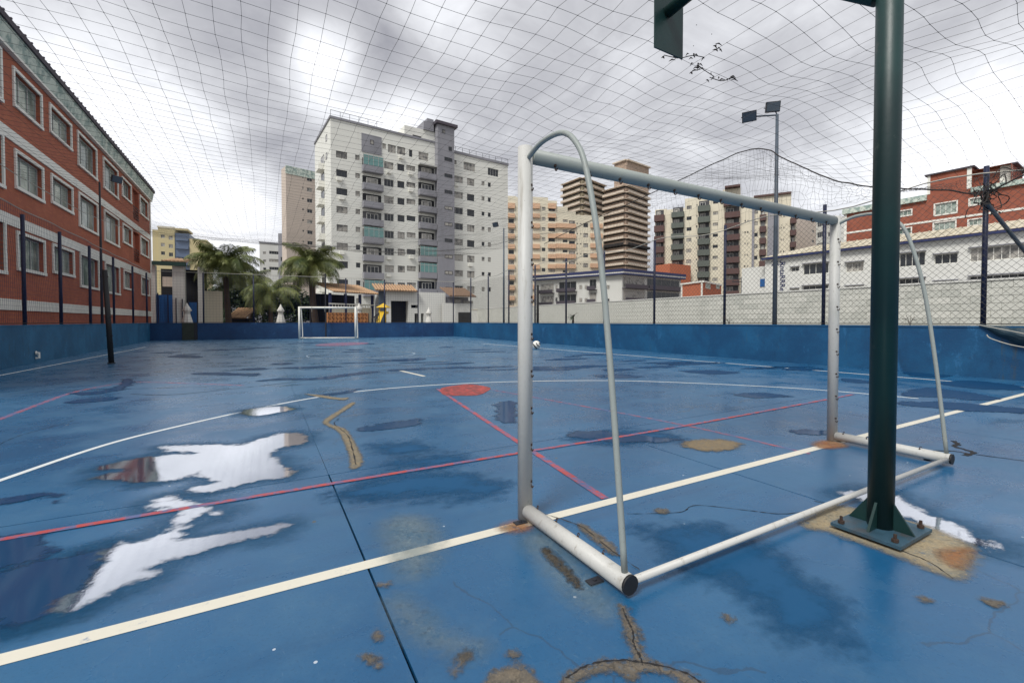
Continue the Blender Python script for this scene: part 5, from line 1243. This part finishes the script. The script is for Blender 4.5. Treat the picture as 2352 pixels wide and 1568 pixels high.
zt = f.zu(C4(1100), C4y(210)); R = [f.rect(C4(890), C4(1145), C4y(345), C4y(690)), f.rect(C4(1185), C4(1285), C4y(405), C4y(450)), f.rect(C4(1235), C4(1290), C4y(530), C4y(690)), f.rect(C4(1330), C4(1370), C4y(530), C4y(690))]
for q in (R[0], R[2], R[3]): q[2] = .0
x2_ = f.su(C4(1690)); mb = MB(); f.wall(mb, 0, x2_, -.1, zt, R, .9); b.shell(mb, 0, x2_, 5, -.1, zt); put(mb, 'wall', MT['whitewall'], b.root)
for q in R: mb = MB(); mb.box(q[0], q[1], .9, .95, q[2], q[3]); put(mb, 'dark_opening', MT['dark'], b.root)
tiled_roof(b.root, -1.0, f.su(C4(1270)), -.5, 1.5, zt+.02, zt+.7, MT['tile'])
x3_ = f.su(C4(2090)); ze = f.zu(C4(1850), C4y(285)); tiled_roof(b.root, x2_+.05, x3_, -1.0, 2.0, ze, ze+1.0, MT['tilebrown'])
mb = MB(); mb.box(x2_+.02, x3_-.4, .2, 4, -.1, ze-.02); put(mb, 'rear_wall', MT['greywall'], b.root)
mb = MB(); r = f.rect(C4(1620), C4(2060), C4y(385), C4y(700)); mb.box(r[0], r[1], -.6, -.45, -.1, r[3]); put(mb, 'front_wall', MT['whitewall'], b.root)
mb = MB(); r = f.rect(C4(1845), C4(2030), C4y(515), C4y(700)); mb.box(r[0], r[1], -.66, -.61, 0, r[3]); put(mb, 'dark_gate', MT['black'], b.root)
for (X0, X1, Y0, Y1) in ((1830, 1925, 320, 375), (1960, 2100, 345, 400)): mb = MB(); r = f.rect(C4(X0), C4(X1), C4y(Y0), C4y(Y1)); mb.box(r[0], r[1], .1, .19, r[2], r[3]); put(mb, 'window', MT['glass'], b.root)
mb = MB(); mb.box(-.6, -.02, -.05, .3, 0, zt); put(mb, 'pier', MT['bluegrey'], b.root)
# white garden wall from the pool house towards the block wall
b = Bldg('garden_wall', 'short cream white garden wall between the pool house and the block wall', XY(C4(2060), 40), XY(1178, 41), 'wall'); f = b.F
mb = MB(); z = f.zu(1140, C4y(480)); mb.box(0, b.L+2, 0, .2, -.1, z)
put(mb, 'wall_body', MT['whitewall'], b.root); mb = MB(); mb.box(-.1, b.L+2, -.04, .24, z, z+.06); put(mb, 'coping', MT['cream'], b.root)
# steps railing and slide
b = Bldg('stair_railing', 'black stair railing beside the yellow slide', XY(C4(605), 36), XY(C4(715), 36), 'railing'); f = b.F; mb = MB()
za, zb_ = f.zu(860, C4y(610)), f.zu(895, C4y(520)); mb.tube([(0, 0, za), (b.L, 0, zb_)], .035, 6); mb.tube([(0, 0, za-.5), (b.L, 0, zb_-.5)], .03, 6)
put(mb, 'handrail', MT['black'], b.root)
for k in range(6): mb = MB(); t = k/5; mb.tube([(b.L*t, 0, 0), (b.L*t, 0, za+(zb_-za)*t)], .03, 6); put(mb, 'baluster', MT['black'], b.root)
b = Bldg('yellow_slide', 'yellow playground slide tower behind the far wall', XY(C4(710), 38), XY(C4(812), 38), 'slide'); f = b.F
zS = f.zu(885, C4y(520)); mb = MB(); mb.box(0, b.L*.15, 0, .15, 0, zS+.45); mb.box(b.L*.85, b.L, 0, .15, 0, zS+.45); put(mb, 'frame', MT['slide'], b.root)
mb = MB(); mb.box(0, b.L, -.1, .9, zS-.1, zS+.12); put(mb, 'deck', MT['slide'], b.root)
mb = MB(); mb.quad((b.L*.5-.5, -.2, zS+.45), (b.L*.5+.5, -.2, zS+.45), (b.L*.5, .4, zS+.85)); mb.quad((b.L*.5-.5, 1, zS+.45), (b.L*.5, .4, zS+.85), (b.L*.5+.5, 1, zS+.45)); mb.quad((b.L*.5+.5, -.2, zS+.45), (b.L*.5+.5, 1, zS+.45), (b.L*.5, .4, zS+.85)); mb.quad((b.L*.5-.5, -.2, zS+.45), (b.L*.5, .4, zS+.85), (b.L*.5-.5, 1, zS+.45)); put(mb, 'canopy', MT['slide'], b.root)
mb = MB(); mb.quad((b.L*.2, -.1, zS), (b.L*.8, -.1, zS), (b.L*.8, -2.2, .3), (b.L*.2, -2.2, .3)); put(mb, 'chute', MT['slide'], b.root)
# left corner pavilion with white pillars and blue gates
b = Bldg('pillared_pavilion', 'pavilion with white pillars, green fascia and blue gates at the far left corner', XY(351, 36), XY(512, 38)); f = b.F
def D2(X): return X/4.742+343
def D2y(Y): return Y/4.742+465.4
zt = f.zu(D2(200), D2y(690)); 
for X0, X1 in ((36, 80), (265, 398), (540, 600)): r = f.rect(D2(X0), D2(X1), 700, 701); mb = MB(); mb.box(r[0], r[1], -.2, .25, 0, zt); put(mb, 'pillar', MT['whitewall'], b.root)
mb = MB(); r = f.rect(D2(540), D2(790), D2y(960), 760); mb.box(r[0], r[1], .3, .6, 0, r[3]); put(mb, 'low_wall', MT['cream'], b.root)
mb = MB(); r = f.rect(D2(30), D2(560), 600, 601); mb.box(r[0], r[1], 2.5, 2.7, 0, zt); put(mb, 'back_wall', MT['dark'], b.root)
mb = MB(); mb.box(r[0]-.3, f.su(D2(420)), -.5, -.25, zt, zt+.32); put(mb, 'fascia', plain('green_fascia', (.02, .06, .05), .6), b.root)
tiled_roof(b.root, f.su(D2(150)), f.su(D2(440)), -.4, 3.0, zt+.34, zt+.95, MT['tile'])
mb = MB(); r = f.rect(D2(85), D2(265), D2y(790), D2y(900)); mb.box(r[0], r[1], 1.6, 1.8, r[2], r[3]); put(mb, 'inner_panel', MT['pinkbeige'], b.root)
for X0, X1, Y0 in ((82, 264, 1005), (440, 522, 1085)):
    r = f.rect(D2(X0), D2(X1), D2y(Y0), 740); n = int((r[1]-r[0])/.16); w = (r[1]-r[0])/n
    for k in range(n): mb = MB(); mb.box(r[0]+k*w+.008, r[0]+(k+1)*w-.008, -.08, -.02, 0, r[3]); put(mb, 'gate_plank', MT['gate'], b.root)
for k, (X, Y) in enumerate(((110, 985), (218, 995), (305, 1040), (372, 1050), (440, 1065))): r = f.rect(D2(X)-1, D2(X)+1, D2y(Y), 740); mb = MB(); mb.box(r[0], r[1], -.35, -.25, 0, r[3]); put(mb, 'spike', MT['navy'], b.root)
# closed parasols
def parasol(u, vtop, Y, label, zlow=.55):
    p = XY(u, Y); r = empty('closed_parasol', (p[0], p[1], 0), label, 'parasol', 'closed white parasols by the pool'); zt = zpost(u, vtop, Vector((p[0], Y, 0)))
    mb = MB(); mb.tube([(0, 0, 0), (0, 0, zt-.05)], .03, 8); put(mb, 'pole', MT['alu'], r)
    mb = MB(); prof = [(zt+.03, .01), (zt-.12, .07), (zt-.30, .15), (zt-.50, .25), (zt-.55, .23), (zt-.62, .15), (zt-.75, .16), (zt-1.1, .24), (zt-1.5, .31), (zt-1.85, .36)]; seg = 24; n0 = len(mb.v)
    for z, rr in prof:
        for k in range(seg):
            a = 2*math.pi*k/seg; q = rr*(1+.15*math.cos(8*a)*(1 if rr > .1 else 0)); mb.v.append((q*math.cos(a), q*math.sin(a), z+(.06*math.cos(8*a) if rr > .29 else 0)))
    for i in range(len(prof)-1):
        for k in range(seg): a = n0+i*seg+k; c = n0+i*seg+(k+1) % seg; mb.f.append((a, c, c+seg, a+seg)); mb.mi.append(0)
    put(mb, 'canopy', MT['canvas'], r, smooth=True)
    mb = MB(); mb.tube([(0, 0, zt-.66), (0, 0, zt-.72)], .19, 12); put(mb, 'strap', MT['alu'], r)
parasol(430, 696, 31, 'closed white parasol nearest the left corner, by the blue gates'); parasol(645, 699, 35, 'closed white parasol between the two palms'); parasol(825, 696, 38, 'closed white parasol just right of the far goal'); parasol(985, 706, 38.5, 'closed white parasol in front of the pool house')
# small thatch-like tile heaps and low shrubs
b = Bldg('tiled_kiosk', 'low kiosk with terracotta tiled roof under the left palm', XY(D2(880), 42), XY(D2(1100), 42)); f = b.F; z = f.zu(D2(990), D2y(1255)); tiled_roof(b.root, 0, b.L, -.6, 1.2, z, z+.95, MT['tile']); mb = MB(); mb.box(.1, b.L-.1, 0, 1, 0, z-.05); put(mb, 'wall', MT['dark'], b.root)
# dark boundary behind the garden, then bushes
b = Bldg('garden_back_wall', 'dark garden boundary wall behind the palms and bushes', XY(500, 52), XY(760, 54), 'wall'); f = b.F; mb = MB(); mb.box(0, b.L, 0, .3, 0, f.zu(620, 690)); put(mb, 'wall_body', MT['greywall'], b.root)
# --- utility pole
p = XY(S5(165), 74); r = empty('utility_pole', (p[0], p[1], 0), 'thin dark utility pole with crossarms by the brown balconies', 'utility pole'); zt = zpost(1702, 637, Vector((p[0], 74, 0)))
mb = MB(); mb.tube([(0, 0, 0), (0, 0, zt)], [.16, .11], 8); put(mb, 'pole', MT['darkpole'], r)
for dz in (.25, .8): mb = MB(); mb.box(-1.6, 1.6, -.05, .05, zt-dz, zt-dz+.12); [mb.tube([(x, 0, zt-dz+.12), (x, 0, zt-dz+.35)], .05, 6) for x in (-1.4, -.7, .7, 1.4)]; put(mb, 'crossarm', MT['darkpole'], r)
# ------------------------------------------------------------------ palms and bushes
def frond_mesh(L, droop, rise, seedv, nl=46):
    rg = random.Random(seedv); s = MB(); pts = []
    p = Vector((0, 0, 0)); a = rise; n = 14
    for i in range(n+1):
        pts.append(p.copy()); a -= droop/n*(0.5+1.2*i/n); p = p+Vector((math.cos(a), 0, math.sin(a)))*(L/n)
    s.tube(pts, [.028*(1-i/(n+2)) for i in range(n+1)], 4, False)
    for i in range(nl):
        t = .08+.92*i/nl; x = t*n; k = min(int(x), n-1); q = pts[k].lerp(pts[k+1], x-k); tg = (pts[k+1]-pts[k]).normalized()
        ll = L*.30*math.sin(math.pi*(.12+.86*t))**.6*rg.uniform(.8, 1.1)
        for sg in (-1, 1):
            side = Vector((0, sg, 0)); dr = (side*.8+tg*.5+Vector((0, 0, -.25-.35*rg.random()))).normalized(); e = q+dr*ll*.55; e2 = q+dr*ll+Vector((0, 0, -ll*.38*rg.uniform(.7, 1.4)))
            w = tg*.022; s.quad(q-w*.6, q+w*.6, e+w, e-w); s.quad(e-w, e+w, e2)
    return s.mesh('frond', MT['palm'])
FM = [frond_mesh(3.0, 1.5, .75, 1), frond_mesh(3.1, 1.9, .45, 2), frond_mesh(2.8, 1.2, 1.15, 3), frond_mesh(3.0, 1.6, .0, 4), frond_mesh(2.6, 1.0, -.5, 5)]
def palm(u, Y, vc, label, n=26, sc=1.0, lean=0, tr=.2, sd_=1):
    rg = random.Random(sd_); p = XY(u, Y); r = empty('palm_tree', (p[0], p[1], 0), label, 'palm tree', 'palm trees behind the far wall'); zc = zpost(u, vc, Vector((p[0], Y, 0)))
    mb = MB(); pts = [(0+lean*(1-(k/8))**2, 0, zc*k/8) for k in range(9)]; mb.tube(pts, [tr*(1.35-.5*k/8) for k in range(9)], 12)
    o = put(mb, 'trunk', MT['trunk'], r)
    for k in range(int(zc/.28)): m3 = None
    for i in range(n):
        t = i/n; me = FM[0] if t < .25 else FM[1] if t < .5 else FM[2] if t < .7 else FM[3] if t < .88 else FM[4]
        fr = link('frond', me, r, (0, 0, zc+rg.uniform(-.1, .15))); fr.rotation_euler = (rg.uniform(-.25, .25), rg.uniform(-.15, .15), rg.uniform(0, 2*math.pi)); q = sc*rg.uniform(.85, 1.1); fr.scale = (q, q, q)
palm(520, 39, 606, 'tall coconut palm on the left, its crown in front of the sky', 58, 1.08, .3, .2, 11); palm(716, 41, 608, 'tall coconut palm on the right, leaning in front of the white tower', 58, 1.08, .5, .24, 12)
palm(622, 37, 672, 'short young palm with low arching fronds between the two tall palms', 30, .95, 0, .15, 13); palm(575, 44, 652, 'mid height palm half hidden behind the left tall palm', 28, .95, 0, .15, 14)
def bush(u, Y, w, h, zb, label, n=1500, sd_=1, leaf=.13):
    rg = random.Random(sd_); p = XY(u, Y); r = empty('bush', (p[0], p[1], 0), label, 'bush', 'dark garden bushes behind the far wall'); s = MB()
    lobes = [(rg.uniform(-w*.6, w*.6), rg.uniform(-.5, .5), zb+h*rg.uniform(.15, .8), rg.uniform(.35, .6)*h*.6) for _ in range(7)]
    for i in range(n):
        l = rg.choice(lobes); d = Vector((rg.gauss(0, 1), rg.gauss(0, 1), rg.gauss(0, 1))).normalized()*l[3]*rg.uniform(.6, 1.15); c = Vector(l[:3])+d
        a = Vector((rg.gauss(0, 1), rg.gauss(0, 1), rg.gauss(0, 1))).normalized(); b2 = a.cross(Vector((rg.gauss(0, 1), rg.gauss(0, 1), rg.gauss(0, 1)))).normalized(); s.quad(c-a*leaf, c-b2*leaf*.5, c+a*leaf, c+b2*leaf*.5)
    s.build('foliage', MT['shrub'], r); s = MB()
    for k in range(3): s.tube([(rg.uniform(-.2, .2), 0, 0), (rg.uniform(-.6, .6), 0, zb+h*.5)], .05, 5)
    s.build('stem', MT['trunk'], r)
for i, (u, w, h, zb, lab) in enumerate(((552, 1.8, 3.2, .6, 'tall dark bush below the left palm crown'), (600, 1.8, 3.0, .5, 'dark bush just left of the short young palm'), (648, 1.8, 2.9, .5, 'dark bush behind the second parasol'), (690, 1.6, 2.6, .5, 'dark bush at the foot of the right palm'), (500, 1.0, 2.2, .4, 'low bush beside the cream low wall'), (742, 1.2, 2.0, .4, 'dark bush left of the tiled pavilion'))):
    bush(u, 45+i*.4, w*1.35, h*1.35, zb, lab, 3200, 20+i, .15)
bush(462, 62, 2.5, 4.5, 2.2, 'olive tree crown behind the pillared pavilion roof', 1500, 40, .2)
p = CR+RD*rs(1297)+Vector((-RD.y, RD.x, 0))*.5; r = empty('spiky_plant', (p.x, p.y, 0), 'small dark spiky plant at the foot of the block wall behind the fence', 'plant'); rg = random.Random(2); zc = 1.35
mb = MB(); mb.tube([(0, 0, 0), (0, 0, zc)], .04, 6); put(mb, 'stem', MT['trunk'], r); mb = MB()
for k in range(26): d = Vector((rg.gauss(0, 1), rg.gauss(0, 1), rg.gauss(.2, .6))).normalized(); s_ = d.cross(Vector((0, 0, 1))).normalized()*.03; b0 = Vector((0, 0, zc)); mb.quad(b0-s_, b0+s_, b0+d*.22+s_, b0+d*.22-s_); mb.quad(b0+d*.22-s_, b0+d*.22+s_, b0+d*.4+Vector((0, 0, -.06)))
put(mb, 'leaves', MT['shrub'], r)
# bare twig and weed tufts along the right wall top
for u, v in ((1672, 735), (2088, 738)):
    p = RWP(u, v, .06); r = empty('weed_tuft', (p.x, p.y, WH), 'dry weed growing on the wall top below the brown balconies' if u < 1700 else 'tiny weed on the wall top right of the green pole', 'weed', 'weeds on the right wall'); mb = MB(); rg = random.Random(u)
    for k in range(5): a = rg.uniform(-.6, .6); mb.tube(smooth_path([Vector((0, 0, 0)), Vector((a*.12, 0, .12)), Vector((a*.35, rg.uniform(-.03, .03), .16+rg.uniform(-.06, .08)))], 3), .005, 4)
    put(mb, 'stalks', MT['trunk'], r)
